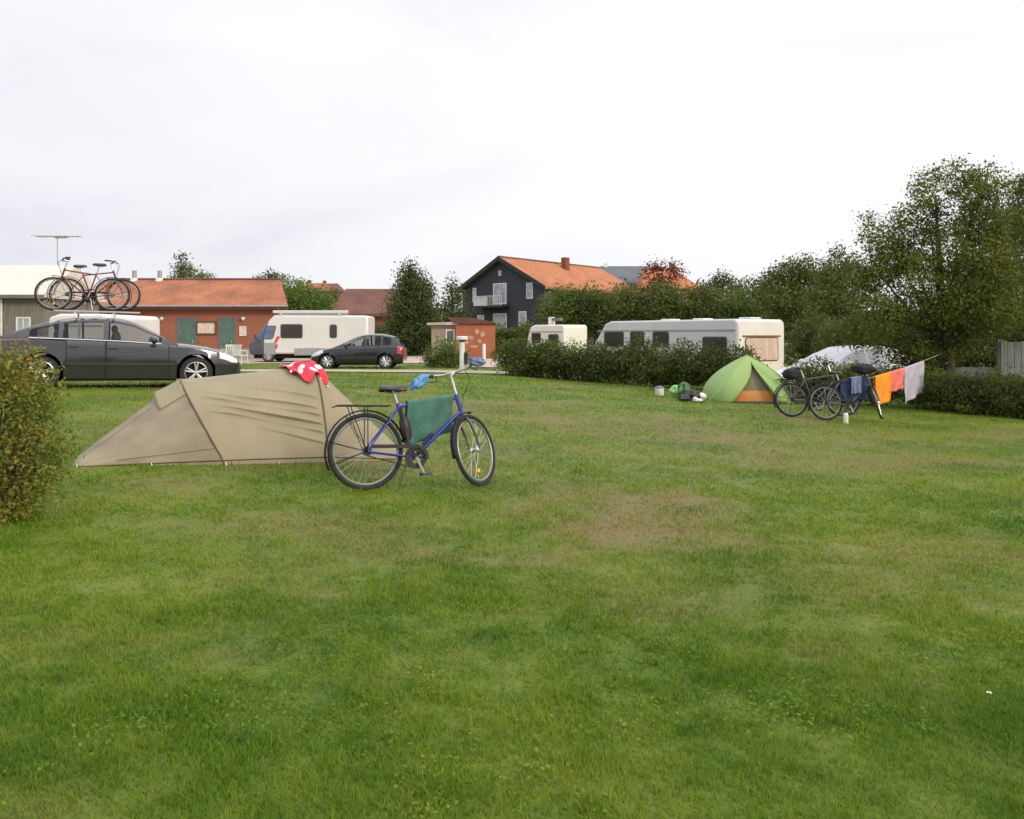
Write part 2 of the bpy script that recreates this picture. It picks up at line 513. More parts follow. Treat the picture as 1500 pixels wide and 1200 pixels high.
S.view_settings.view_transform = 'Standard'; S.view_settings.look = 'None'
S.view_settings.exposure = 0.2; S.view_settings.gamma = 1
S.view_settings.use_curve_mapping = False
S.cycles.use_denoising = True
S.cycles.max_bounces = 6; S.cycles.diffuse_bounces = 3; S.cycles.glossy_bounces = 3
S.cycles.transmission_bounces = 4; S.cycles.transparent_max_bounces = 8
S.cycles.caustics_reflective = False; S.cycles.caustics_refractive = False

# ------------------------------------------------------------------ ground and grass
DRY = []
for (px, py, rx, ry, s) in [(930, 742, 130, 34, 1.0), (1030, 735, 60, 16, .7), (870, 792, 150, 24, .85), (700, 812, 120, 14, .6),
                            (480, 880, 70, 18, .75), (250, 925, 170, 26, .6), (60, 1135, 90, 45, .75), (1180, 678, 130, 14, .75),
                            (1325, 780, 36, 5, .9), (640, 850, 60, 14, .4), (280, 770, 110, 16, .4), (1150, 645, 240, 12, .45),
                            (820, 660, 160, 10, .3), (1250, 960, 120, 24, .3), (590, 990, 70, 24, .3), (1480, 905, 60, 14, .3)]:
    c = G(px, py); a = G(px, py + ry); b = G(px, py - ry)
    DRY.append((c.x, c.y, rx * c.y / FP, max(0.12, (b.y - a.y) / 2), s))


def dry(x, y):
    x = np.asarray(x, float); y = np.asarray(y, float)
    wx = x + 0.5 * (fbm(x, y, 1.3, 3, 5) - 0.5); wy = y + 0.9 * (fbm(x, y, 1.1, 3, 9) - 0.5)
    v = 0.0
    for (cx, cy, rx, ry, s) in DRY:
        v = v + s * np.exp(-((wx - cx) / rx) ** 2 - ((wy - cy) / ry) ** 2)
    v = v * np.clip(2.6 * fbm(x, y, 2.6, 5, 21) - 0.55, 0, 1.4)
    v = 0.85 * v + 2.6 * np.clip(fbm(x, y * 0.8, 0.7, 6, 33) - 0.48, 0, 1) + 0.16 * sm(6, 10, y) * (1 - sm(16, 22, y))
    return np.clip(v, 0, 1)


def grass_mat(name, lush, mid, pale, strawc, trans, rough_b):
    m = bpy.data.materials.new(name); MATS[name] = m
    m.use_nodes = True; t = m.node_tree
    for n in list(t.nodes): t.nodes.remove(n)
    out = nd(t, 'ShaderNodeOutputMaterial'); geo = nd(t, 'ShaderNodeNewGeometry')
    at = nd(t, 'ShaderNodeAttribute', attribute_name='dry')
    n1 = nd(t, 'ShaderNodeTexNoise'); n1.inputs['Scale'].default_value = 0.55; n1.inputs['Detail'].default_value = 8; n1.inputs['Roughness'].default_value = .62
    t.links.new(geo.outputs['Position'], n1.inputs['Vector'])
    n3 = nd(t, 'ShaderNodeTexNoise'); n3.inputs['Scale'].default_value = 5.0; n3.inputs['Detail'].default_value = 5; n3.inputs['Roughness'].default_value = .6
    t.links.new(geo.outputs['Position'], n3.inputs['Vector'])
    m0 = nd(t, 'ShaderNodeMath', operation='MULTIPLY_ADD'); m0.inputs[1].default_value = 2.7; m0.inputs[2].default_value = -1.70
    t.links.new(n1.outputs['Fac'], m0.inputs[0])
    ma = nd(t, 'ShaderNodeMath', operation='MULTIPLY_ADD'); ma.inputs[1].default_value = 1.2
    t.links.new(n3.outputs['Fac'], ma.inputs[0]); t.links.new(m0.outputs[0], ma.inputs[2])
    mb = nd(t, 'ShaderNodeMath', operation='MULTIPLY_ADD', use_clamp=True); mb.inputs[1].default_value = 0.62
    t.links.new(geo.outputs['Random Per Island'], mb.inputs[0]); t.links.new(ma.outputs[0], mb.inputs[2])
    r = nd(t, 'ShaderNodeValToRGB'); e = r.color_ramp.elements
    e[0].color = (*lush, 1); e[1].color = (*pale, 1); q = e.new(0.5); q.color = (*mid, 1)
    t.links.new(mb.outputs[0], r.inputs[0])
    # straw blades: more of them where the lawn is dry
    th = nd(t, 'ShaderNodeMath', operation='MULTIPLY_ADD'); th.inputs[1].default_value = 0.9; th.inputs[2].default_value = 0.02
    t.links.new(at.outputs['Fac'], th.inputs[0])
    df = nd(t, 'ShaderNodeMath', operation='SUBTRACT'); t.links.new(th.outputs[0], df.inputs[0])
    sc = nd(t, 'ShaderNodeMath', operation='MULTIPLY'); sc.inputs[1].default_value = 1.0 if rough_b else 0.35
    t.links.new(geo.outputs['Random Per Island'], sc.inputs[0]); t.links.new(sc.outputs[0], df.inputs[1])
    k = nd(t, 'ShaderNodeMath', operation='MULTIPLY_ADD', use_clamp=True); k.inputs[1].default_value = 2.5; k.inputs[2].default_value = 0.25
    t.links.new(df.outputs[0], k.inputs[0])
    mx = nd(t, 'ShaderNodeMix', data_type='RGBA')
    fr = nd(t, 'ShaderNodeMath', operation='MULTIPLY'); fr.inputs[1].default_value = 7.3; t.links.new(geo.outputs['Random Per Island'], fr.inputs[0])
    fc = nd(t, 'ShaderNodeMath', operation='FRACT'); t.links.new(fr.outputs[0], fc.inputs[0])
    nf = nd(t, 'ShaderNodeTexNoise'); nf.inputs['Scale'].default_value = 42; nf.inputs['Detail'].default_value = 4; t.links.new(geo.outputs['Position'], nf.inputs['Vector'])
    st_ = nd(t, 'ShaderNodeMix', data_type='RGBA'); st_.inputs['A'].default_value = (*[c * .55 for c in strawc], 1); st_.inputs['B'].default_value = (*[c * 1.25 for c in strawc], 1)
    t.links.new(fc.outputs[0] if rough_b else nf.outputs['Fac'], st_.inputs['Factor']); t.links.new(st_.outputs['Result'], mx.inputs['B'])
    t.links.new((k if rough_b else at).outputs[0 if rough_b else 'Fac'], mx.inputs['Factor']); t.links.new(r.outputs[0], mx.inputs['A'])
    d = nd(t, 'ShaderNodeBsdfPrincipled'); d.inputs['Roughness'].default_value = 0.6; d.inputs['Specular IOR Level'].default_value = 0.2
    t.links.new(mx.outputs['Result'], d.inputs['Base Color'])
    if trans:
        tr = nd(t, 'ShaderNodeBsdfTranslucent'); t.links.new(mx.outputs['Result'], tr.inputs['Color'])
        ms = nd(t, 'ShaderNodeMixShader'); ms.inputs[0].default_value = trans
        t.links.new(d.outputs[0], ms.inputs[1]); t.links.new(tr.outputs[0], ms.inputs[2])
        t.links.new(ms.outputs[0], out.inputs['Surface'])
    else:
        n2 = nd(t, 'ShaderNodeTexNoise'); n2.inputs['Scale'].default_value = 30; n2.inputs['Detail'].default_value = 6
        t.links.new(geo.outputs['Position'], n2.inputs['Vector'])
        bp = nd(t, 'ShaderNodeBump'); bp.inputs['Strength'].default_value = 0.6; bp.inputs['Distance'].default_value = 0.03
        t.links.new(n2.outputs['Fac'], bp.inputs['Height']); t.links.new(bp.outputs[0], d.inputs['Normal'])
        t.links.new(d.outputs[0], out.inputs['Surface'])


grass_mat('grass_blade', (0.058, 0.145, 0.006), (0.130, 0.245, 0.012), (0.245, 0.315, 0.030), (0.37, 0.300, 0.10), 0.40, True)
grass_mat('lawn', (0.050, 0.098, 0.008), (0.092, 0.145, 0.014), (0.145, 0.178, 0.026), (0.180, 0.150, 0.055), 0, False)

xs = np.unique(np.concatenate([-np.geomspace(16, 900, 26)[::-1], np.arange(-16, 16.01, 0.2), np.geomspace(16, 900, 26)]))
ys = np.unique(np.concatenate([np.linspace(-40, 1, 12), np.arange(1, 26.01, 0.2), np.arange(26, 60, 1.0), np.geomspace(60, 1500, 24)]))
gx, gy = np.meshgrid(xs, ys, indexing='ij')
gz = terr(gx, gy)
nx, ny = len(xs), len(ys)
ii, jj = np.meshgrid(np.arange(nx - 1), np.arange(ny - 1), indexing='ij')
a = (ii * ny + jj).ravel()
me = mesh_np('ground', np.stack([gx, gy, gz], -1), np.stack([a, a + ny, a + ny + 1, a + 1], -1), smooth=True)
at = me.attributes.new('dry', 'FLOAT', 'POINT')
at.data.foreach_set('value', (dry(gx, gy) * (np.abs(gx) < 60)).astype(np.float32).ravel())
tag(link('ground', me, 'lawn'), kind='structure')

V5 = []; F4 = []; F3 = []; DR = []; nv = 0
YMIN, YMAX, DMAX, YK, PW = 1.7, 38.0, 19000.0, 3.0, 2.05
yy = np.linspace(YMIN, YMAX, 4000)
den = DMAX * np.minimum(1, (YK / yy) ** PW) * 2 * (0.70 * yy + 0.9) * (1 - 0.3 * sm(32, 38, yy))
cdf = np.cumsum(den); NB = int(cdf[-1] * (yy[1] - yy[0])); cdf /= cdf[-1]
yall = np.interp(rng.random(NB), cdf, yy)
far = yall + rng.normal(0, 1.2, NB) > 8
for seg, y in ((2, yall[~far]), (1, yall[far])):
    n = len(y)
    x = (rng.random(n) * 2 - 1) * (0.70 * y + 0.9)
    dd = dry(x, y)
    keep = (rng.random(n) > 0.22 * dd) & ((y < 30.0) | (y > 32.9) | (x > 2.6))      # sparser where the lawn is worn
    x, y, dd = x[keep], y[keep], dd[keep]; n = len(x)
    tuft = 0.5 * fbm(x, y, 2.2, 4, 51) + 0.5 * fbm(x, y, 8.0, 3, 53)
    L = (0.016 + 0.026 * rng.random(n)) * np.clip(-0.35 + 2.7 * tuft, .40, 1.5) * (1 - 0.35 * dd) * (1 + 0.02 * y)
    W = np.maximum(0.0032, 0.00115 * y) * (0.6 + 0.7 * rng.random(n))
    az = rng.random(n) * 2 * np.pi; lean = 0.25 + 1.45 * rng.random(n)
    fa = az + np.pi / 2 + rng.normal(0, .5, n)
    dx, dy = np.cos(az), np.sin(az); bx, by = np.cos(fa) * W / 2, np.sin(fa) * W / 2
    z = terr(x, y) - 0.004
    h = L * np.cos(lean * 0.8); o = L * np.sin(lean * 0.8)
    if seg == 2:
        m1 = 0.55
        pts = np.stack([np.stack([x - bx, y - by, z], -1), np.stack([x + bx, y + by, z], -1),
                        np.stack([x + bx * .75 + dx * o * .35, y + by * .75 + dy * o * .35, z + h * .65], -1),
                        np.stack([x - bx * .75 + dx * o * .35, y - by * .75 + dy * o * .35, z + h * .65], -1),
                        np.stack([x + dx * o, y + dy * o, z + h], -1)], 1)
        b = nv + 5 * np.arange(n)
        F4.append(np.stack([b, b + 1, b + 2, b + 3], -1)); F3.append(np.stack([b + 3, b + 2, b + 4], -1))
        V5.append(pts.reshape(-1, 3)); DR.append(np.repeat(dd, 5)); nv += 5 * n
    else:
        pts = np.stack([np.stack([x - bx, y - by, z], -1), np.stack([x + bx, y + by, z], -1),
                        np.stack([x + dx * o, y + dy * o, z + h], -1)], 1)
        b = nv + 3 * np.arange(n)
        F3.append(np.stack([b, b + 1, b + 2], -1))
        V5.append(pts.reshape(-1, 3)); DR.append(np.repeat(dd, 3)); nv += 3 * n
# clover and plantain leaves among the grass: small broad leaves lying nearly flat
n = 70000
y = 1.8 + 7 * rng.random(n) ** 1.4; x = (rng.random(n) * 2 - 1) * (0.70 * y + 0.9)
k = fbm(x, y, 1.6, 4, 77) + 0.16 * rng.random(n) > 0.72
x, y = x[k], y[k]; n = len(x)
s = (0.0035 + 0.0055 * rng.random(n)) * (1 + 0.03 * y); az = rng.random(n) * 2 * np.pi
tx = rng.normal(0, .35, n); ty = rng.normal(0, .35, n)
z = terr(x, y) + 0.012 + 0.022 * rng.random(n)
q = []
for (ca, cb) in ((-1, 0), (0, -.8), (1.1, 0), (0, .8)):
    ux = ca * np.cos(az) - cb * np.sin(az); uy = ca * np.sin(az) + cb * np.cos(az)
    q.append(np.stack([x + ux * s, y + uy * s, z + (ux * tx + uy * ty) * s], -1))
b = nv + 4 * np.arange(n)
V5.append(np.stack(q, 1).reshape(-1, 3)); F4.append(np.stack([b, b + 1, b + 2, b + 3], -1)); DR.append(np.zeros(4 * n)); nv += 4 * n
me = mesh_np('grass', np.concatenate(V5), np.concatenate(F4), np.concatenate(F3))
at = me.attributes.new('dry', 'FLOAT', 'POINT'); at.data.foreach_set('value', np.concatenate(DR).astype(np.float32))
tag(link('grass', me, 'grass_blade'), 'short mown lawn grass with clover and dry straw coloured patches', 'grass', kind='stuff')


# path and gravel yard (thin sheets above the ground)
def sheet(name, fn, nu, nv_, mat, dz):
    V = []
    for i in range(nu):
        for j in range(nv_):
            x, y = fn(i / (nu - 1), j / (nv_ - 1)); V.append((x, y, tz(x, y) + dz))
    F = [(i * nv_ + j, (i + 1) * nv_ + j, (i + 1) * nv_ + j + 1, i * nv_ + j + 1) for i in range(nu - 1) for j in range(nv_ - 1)]
    o = link(name, mesh_np(name, V, F, smooth=True), mat)
    return tag(o, kind='structure')


sheet('path', lambda u, v: (-60 + 63 * u, 30.2 + 2.4 * v + 0.15 * math.sin(9 * u) + 0.08 * math.sin(70 * u + v)), 130, 5, 'path_sand', 0.03)
sheet('gravel_yard', lambda u, v: (-60 + 57 * u + 0.4 * math.sin(v * 7), 40.5 + 0.5 * math.sin(u * 22) + 25 * v), 60, 14, 'gravel_pale', 0.024)
sheet('gravel_path', lambda u, v: (-2.3 + 1.5 * u + 0.5 * v + .1 * math.sin(v * 20), 36 + 12 * v), 6, 16, 'gravel_pale', 0.03)


# ------------------------------------------------------------------ foliage
def leaf_mesh(name, blobs, leaf, dens, spread, up=0.35, core=0.35, asp=0.55, seed=0, zmin=None):
    """blobs: (centre, (rx, ry, rz), weight); leaves in clumps spread through each blob's volume, most near its skin"""
    rg = np.random.default_rng(seed + 100)
    PTS = []; NRM = []
    for (c, r, wgt) in blobs:
        area = (r[0] * r[1] + r[1] * r[2] + r[0] * r[2]) / 3 * 12.6
        nl = max(40, int(2.3 * dens * wgt * area / (leaf * leaf)))
        per = 22; ncl = max(4, nl // per)
        d = rg.normal(size=(ncl, 3)); d /= np.linalg.norm(d, axis=1)[:, None]
        rad = 1 - np.abs(rg.normal(0, .14, ncl)); inner = rg.random(ncl) < core
        rad = np.where(inner, rg.random(ncl) ** 0.4, rad)
        cc = np.array(c) + d * rad[:, None] * np.array(r)
        p = np.repeat(cc, per, 0) + rg.normal(0, spread, (ncl * per, 3)) * np.array([1, 1, .7])
        nr = np.repeat(d, per, 0) * 0.5 + rg.normal(0, .75, (ncl * per, 3)) + np.array([0, 0, up])
        PTS.append(p); NRM.append(nr)
    p = np.concatenate(PTS); nr = np.concatenate(NRM)
    if zmin is not None:
        k = p[:, 2] > zmin + 0.02; p = p[k]; nr = nr[k]
    nr /= np.linalg.norm(nr, axis=1)[:, None]
    n = len(p)
    a = np.cross(nr, rg.normal(size=(n, 3))); a /= np.linalg.norm(a, axis=1)[:, None] + 1e-9
    b = np.cross(nr, a)
    s = leaf * (0.55 + 0.95 * rg.random(n) ** 1.5)[:, None]
    V = np.stack([p - a * s * .5, p + b * s * asp * .5 + nr * s * .1, p + a * s * .5, p - b * s * asp * .5 + nr * s * .1], 1)
    q = 4 * np.arange(n)
    return mesh_np(name, V.reshape(-1, 3), np.stack([q, q + 1, q + 2, q + 3], -1))


def px_blobs(lst, Y, jit=0.5, seed=0):
    rd = random.Random(seed); out = []
    for b in lst:
        px, py, r = b[:3]; rz = (b[3] if len(b) > 3 else r)
        c = P(px, py, Y); s = Y / FP
        c.y += rd.uniform(-jit, jit) * r * s
        out.append((tuple(c), (r * s, r * s * rd.uniform(.8, 1.1), rz * s), 1.0))
    return out


def plant(name, label, cat, base, blobs, mat, leaf, dens=1.0, spread=None, trunk=0.0, group=None, core=.35, asp=.55, seed=0,
          crown='crown', stem='trunk', limbs=8, up=.35, split=None, long_=False):
    base = Vector(base)
    root = thing(name, label, cat, base, group=group)
    rb = [((c[0] - base.x, c[1] - base.y, c[2] - base.z), r, w_) for (c, r, w_) in blobs]
    link(crown, leaf_mesh(crown, rb, leaf, dens, spread or leaf * 1.6, up=up, core=core, asp=asp, seed=seed, zmin=0), mat, root)
    rd = random.Random(seed)
    m = MB()
    top = max(b[0][2] for b in rb)
    cx = sum(b[0][0] for b in rb) / len(rb); cy = sum(b[0][1] for b in rb) / len(rb)
    if trunk:
        fork = split if split is not None else top * 0.35
        tp = [(0, 0, -0.1), (0.02 * top, 0, fork * .5), (cx * .15, cy * .15, fork), (cx * .5, cy * .5, fork + (top - fork) * .45), (cx * .8, cy * .8, top * .93)]
        m.tube(tp, [trunk * 1.25, trunk, trunk * .9, trunk * .55, trunk * .15], 8)
        for b in sorted(rb, key=lambda q: -q[1][0])[:limbs]:
            c = Vector(b[0]); z0 = min(max(fork * .9, c.z * 0.45), top * .8)
            f = max(0, (z0 - fork)) / max(.1, top - fork)
            s = Vector((cx * (.15 + .7 * f), cy * (.15 + .7 * f), z0))
            m.tube([s, s.lerp(c, .5) + Vector((0, 0, -.04 * top)), c], [trunk * .4, trunk * .28, trunk * .08], 6)
    else:
        for b in rb[:max(limbs, 4)]:
            c = Vector(b[0]); s = Vector((c.x * .75 + rd.uniform(-.1, .1), c.y * .75, -0.03)) if long_ else Vector((c.x * .1, c.y * .1, -0.06))
            m.tube([s, s.lerp(c, .6), c], [0.02 + .004 * top, .014, .005], 5)
    m.build(stem, 'bark', root, smooth=True)
    return root

# ------------------------------------------------------------------ trees, shrubs, hedges
def leafsz(Y, px):
    return px * Y / FP


plant('broadleaf_tree', 'tall loose crowned green tree at the edge of the lawn with open twiggy top', 'tree', onground(1385, 20.3),
      px_blobs([(1398, 262, 24), (1440, 268, 26), (1365, 262, 16), (1345, 290, 20), (1418, 300, 34), (1378, 318, 34), (1452, 330, 40), (1322, 320, 20),
                (1280, 322, 12), (1275, 350, 16), (1310, 355, 28), (1345, 365, 40), (1410, 370, 55), (1470, 390, 50), (1290, 395, 32), (1262, 425, 26),
                (1340, 425, 55), (1420, 440, 60), (1490, 425, 45), (1275, 465, 34), (1330, 488, 40), (1390, 480, 36), (1440, 455, 40), (1255, 490, 22), (1350, 520, 26), (1378, 514, 24), (1412, 508, 20), (1490, 450, 30), (1270, 400, 18), (1490, 330, 26)], 20.3, 1.0, 3),
      'leaf_big', leafsz(20.3, 4.4), dens=1.35, spread=0.13, trunk=0.13, core=.45, seed=3, limbs=18)
plant('broadleaf_tree', 'dark tree cut off by the upper right edge of the view', 'tree', onground(1540, 27),
      px_blobs([(1502, 272, 16), (1520, 300, 40), (1530, 350, 60), (1545, 420, 70), (1505, 345, 22)], 27, .6, 5), 'leaf_dark', leafsz(27, 4.5), dens=1.6,
      trunk=.16, seed=5)
BK = 'trees rising behind the caravans'
for i, (bl, Y, lab, mat, cx) in enumerate([
    ([(1172, 386, 14), (1150, 402, 20), (1190, 396, 20), (1165, 425, 34), (1200, 430, 36), (1140, 440, 30), (1180, 465, 40)], 46, 'bushy tree with the highest top of the row right of the large caravan', 'leaf_dark', 1175),
    ([(1225, 372, 9), (1240, 388, 18), (1215, 400, 20), (1235, 425, 36), (1215, 455, 40), (1250, 470, 38)], 40, 'dark tree squeezed between the bushy row and the big loose crowned tree', 'leaf_dark', 1232),
    ([(1104, 418, 12), (1124, 412, 12), (1112, 436, 26), (1090, 450, 28), (1125, 460, 32)], 52, 'low dark tree right behind the sunlit tinted end of the large caravan', 'leaf_dark', 1110),
    ([(1059, 411, 11), (1048, 420, 14), (1072, 420, 13), (1058, 436, 24)], 80, 'distant round topped tree showing above the hedge of trees', 'leaf_conifer', 1058),
    ([(826, 434, 16), (812, 446, 18), (838, 452, 24), (815, 470, 26), (840, 480, 26)], 56, 'leafy tree at the right corner of the dark gabled house', 'leaf_mid', 826),
    ([(866, 438, 20), (885, 446, 24), (860, 462, 28), (885, 476, 28)], 55, 'dark rounded tree under the bright orange roof', 'leaf_hedge', 872),
    ([(915, 428, 14), (930, 434, 18), (918, 452, 30), (940, 472, 30)], 54, 'dark tree below the grey slate roof', 'leaf_dark', 925),
    ([(965, 432, 18), (985, 436, 20), (970, 458, 32), (995, 470, 32)], 53, 'dense green tree standing below the copper leaved tree', 'leaf_hedge', 975),
    ([(1020, 432, 18), (1040, 438, 22), (1018, 456, 30), (1048, 470, 34)], 52, 'green tree behind the seam between the two large caravans and the tent', 'leaf_dark', 1030),
    ([(1082, 448, 22), (1070, 465, 26), (1096, 472, 26)], 50, 'small yellowish green tree over the roof of the large caravan', 'leaf_mid', 1082)]):
    plant('broadleaf_tree', lab, 'tree', onground(cx, Y), px_blobs(bl, Y, .7, 20 + i), mat, leafsz(Y, 4.0), dens=1.5, trunk=.15, seed=20 + i, group=BK)
plant('copper_beech', 'dark red leaved tree in front of the orange hipped house', 'tree', onground(968, 86),
      px_blobs([(955, 393, 8), (970, 390, 9), (986, 391, 8), (948, 402, 9), (962, 402, 13), (980, 403, 14), (995, 403, 7), (968, 418, 20)], 86, .5, 40), 'leaf_copper',
      leafsz(86, 3.6), dens=.75, trunk=.2, seed=40)
plant('conifer', 'broad dark green cone shaped tree left of the dark house', 'tree', onground(605, 56),
      px_blobs([(601, 386, 5, 9), (600, 398, 11), (606, 410, 17), (594, 418, 17), (614, 428, 22), (597, 438, 26), (612, 450, 30), (592, 458, 26), (606, 474, 36), (618, 482, 28), (590, 486, 24), (605, 500, 32)], 56, .5, 41),
      'leaf_conifer', leafsz(56, 3.8), dens=1.7, trunk=.18, seed=41)
plant('conifer', 'small narrow dark fir between the broad cone tree and the dark house', 'tree', onground(663, 76),
      px_blobs([(663, 411, 3, 7), (662, 422, 8), (665, 433, 11), (661, 446, 14), (665, 460, 16), (662, 476, 16)], 76, .4, 42), 'leaf_conifer', leafsz(76, 3.6), dens=1.7, trunk=.12, seed=42)
plant('conifer', 'grey green pointed fir poking up behind the orange roofed brick building', 'tree', onground(267, 72),
      px_blobs([(267, 375, 3, 7), (266, 386, 7, 9), (270, 396, 11), (262, 404, 12), (274, 412, 16)], 72, .4, 43), 'leaf_conifer', leafsz(72, 3.4), dens=1.1, trunk=.12, seed=43)
plant('broadleaf_tree', 'small round bush top behind the orange roof right of the pointed fir', 'tree', onground(293, 70),
      px_blobs([(288, 405, 10), (302, 409, 8), (310, 412, 6), (293, 418, 14)], 70, .4, 44), 'leaf_mid', leafsz(70, 3.4), dens=1.5, trunk=.1, seed=44)
plant('broadleaf_tree', 'little dark tree top at the right end of the orange roof', 'tree', onground(400, 66),
      px_blobs([(400, 402, 6, 8), (392, 409, 8), (408, 410, 10), (376, 409, 4), (400, 422, 14)], 66, .4, 45), 'leaf_conifer', leafsz(66, 3.4), dens=1.5, trunk=.1, seed=45)
plant('broadleaf_tree', 'bright green tree between the orange roofed building and the brown roofed one', 'tree', onground(432, 60),
      px_blobs([(420, 421, 14), (438, 430, 20), (425, 442, 22), (456, 438, 16), (446, 455, 26), (474, 440, 12), (470, 455, 18)], 60, .4, 46), 'leaf_bright', leafsz(60, 3.6), dens=1.5, trunk=.14, seed=46)
plant('broadleaf_tree', 'dark green tree in front of the far white houses', 'tree', onground(485, 74),
      px_blobs([(480, 428, 7), (488, 433, 8), (468, 436, 8), (492, 446, 14)], 74, .4, 47), 'leaf_dark', leafsz(74, 3.4), dens=1.4, trunk=.1, seed=47)
plant('shrub', 'rounded bush on the verge beside the white lamp post', 'shrub', onground(652, 35.5),
      px_blobs([(652, 515, 17), (636, 523, 15), (668, 520, 15), (650, 528, 20, 14), (630, 532, 10, 8), (672, 532, 11, 8)], 36, .5, 48), 'leaf_mid', leafsz(36, 3.6), dens=1.5,
      crown='foliage', stem='stem', seed=48)


def hedge(name, label, cat, a, b, h0, h1, depth, mat, leaf, step=.55, dens=1.2, seed=0, group=None, hj=.14):
    """row of overlapping bush volumes from ground point a to ground point b"""
    a = Vector(a); b = Vector(b); rd = random.Random(seed)
    n = int((b - a).length / step) + 2; bl = []
    dn = Vector((-(b - a).y, (b - a).x, 0)).normalized()
    for i in range(n):
        f = i / (n - 1); p = a.lerp(b, f); h = (h0 + (h1 - h0) * f) * (1 + rd.uniform(-hj, hj))
        for k in range(2):
            o = dn * rd.uniform(-.15, .35 if k else .1) * depth
            x, y = p.x + o.x + rd.uniform(-.15, .15), p.y + o.y
            z = tz(x, y)
            hh = h * (1 if k == 0 else rd.uniform(.8, 1.05))
            bl.append(((x, y, z + hh * (.66 if k == 0 else .45)), (step * 1.05, depth * .42, hh * (.36 if k == 0 else .46)), 1.0))
        for k in range(3):
            o = dn * rd.uniform(-.35, .35) * depth; x, y = p.x + o.x + rd.uniform(-.4, .4) * step, p.y + o.y
            bl.append(((x, y, tz(x, y) + h * rd.uniform(.9, 1.12)), (h * rd.uniform(.06, .12), h * .09, h * rd.uniform(.10, .2)), .8))
    return plant(name, label, cat, (a + b) / 2 - Vector((0, 0, ((a + b) / 2).z - tz(*((a + b) / 2).xy))), bl, mat, leaf, dens=dens, spread=leaf * 1.6, crown='foliage', stem='stem', seed=seed, limbs=n * 2, group=group, long_=True)


hedge('hedge', 'long low rough hedge across the lawn in front of the caravans', 'hedge', onground(748, 30.2), onground(1085, 24.3), 1.12, 1.16, 1.3, 'leaf_hedge', leafsz(28, 3.6), seed=60, dens=1.3)
hedge('hedge', 'dark hedge along the right edge of the lawn under the big tree', 'hedge', onground(1362, 19.4), onground(1620, 16.4), .78, .74, 1.5, 'leaf_hedge', leafsz(18, 3.8), seed=61, dens=1.3, step=.5)
hedge('hedge', 'clipped hedge at the foot of the dark house', 'hedge', onground(690, 64), onground(790, 62), 1.6, 1.7, 1.5, 'leaf_dark', leafsz(62, 3.6), seed=62, step=.8)
hedge('hedge', 'dark hedge at the foot of the broad cone shaped tree', 'hedge', onground(548, 58), onground(640, 60), 1.6, 1.5, 1.4, 'leaf_hedge', leafsz(58, 3.6), seed=63, step=.8)
hedge('hedge', 'tall dark hedge behind the grey board fence', 'hedge', onground(1345, 27), onground(1660, 24), 1.9, 2.0, 1.6, 'leaf_dark', leafsz(26, 4), seed=64, step=.7)
for i, (bl, Y, lab, cx) in enumerate([
    ([(1188, 548, 22), (1168, 556, 22), (1205, 545, 20), (1195, 566, 22)], 20.2, 'shrub directly behind the handlebars of the left parked bicycle'  , 1188),
    ([(1240, 551, 18), (1225, 556, 20), (1255, 556, 20), (1242, 568, 20)], 20.0, 'shrub in front of the middle of the white car', 1240),
    ([(1284, 552, 18), (1272, 566, 18), (1300, 562, 20), (1290, 575, 18)], 20.0, 'shrub behind the orange towel on the line', 1286),
    ([(1330, 540, 24), (1350, 552, 26), (1322, 565, 22), (1348, 575, 22)], 20.8, 'dark shrub behind the lilac towel on the line', 1336)]):
    plant('shrub', lab, 'shrub', onground(cx, Y), px_blobs(bl, Y, .6, 70 + i), 'leaf_hedge' if i != 1 else 'leaf_mid', leafsz(Y, 4), dens=1.3, crown='foliage', stem='stem', seed=70 + i,
          group='shrubs behind the parked bicycles')
for i, (bl, Y, lab, cx) in enumerate([
    ([(1175, 500, 24), (1165, 520, 20), (1195, 488, 24), (1200, 515, 28)], 33, 'dark bush against the right corner of the large caravan', 1182),
    ([(1235, 490, 26), (1222, 510, 26), (1260, 500, 28), (1245, 522, 24)], 30, 'dark bush behind the roof of the white car', 1240),
    ([(1300, 500, 30), (1330, 505, 32), (1305, 525, 26)], 29, 'dark bush behind the tail of the white car', 1312),
    ([(1375, 480, 40), (1400, 470, 36), (1360, 510, 32), (1420, 490, 36)], 30, 'dark bush behind the grey fence near the tree trunk', 1390),
    ([(1470, 465, 40), (1500, 475, 40), (1450, 490, 34), (1520, 500, 40)], 30, 'dark bush behind the taller part of the grey fence', 1480)]):
    plant('shrub', lab, 'shrub', onground(cx, Y), px_blobs(bl, Y, .6, 80 + i), 'leaf_dark', leafsz(Y, 4.2), dens=1.4, crown='foliage', stem='stem', seed=80 + i, group='bushes behind the white car and the fence')
plant('autumn_shrub', 'yellow green shrub with orange leaves at the left edge of the lawn', 'shrub', onground(-25, 5.9),
      px_blobs([(-30, 560, 50), (15, 548, 30), (-5, 600, 60), (45, 590, 30), (30, 640, 45), (68, 632, 22), (-40, 680, 70), (45, 690, 36), (0, 722, 46), (74, 668, 14), (62, 560, 12), (28, 525, 12), (30, 738, 24),
                (-60, 620, 70), (84, 640, 8), (74, 596, 9), (58, 545, 7, 12), (38, 512, 6, 13), (10, 515, 9, 14), (88, 668, 8), (80, 700, 9), (20, 750, 30, 20), (66, 575, 12), (96, 655, 6), (62, 720, 14)], 5.9, .8, 90), 'leaf_autumn', 0.031, dens=.85, spread=0.062, crown='foliage', stem='stem', seed=90, core=.5, asp=.6, limbs=9)
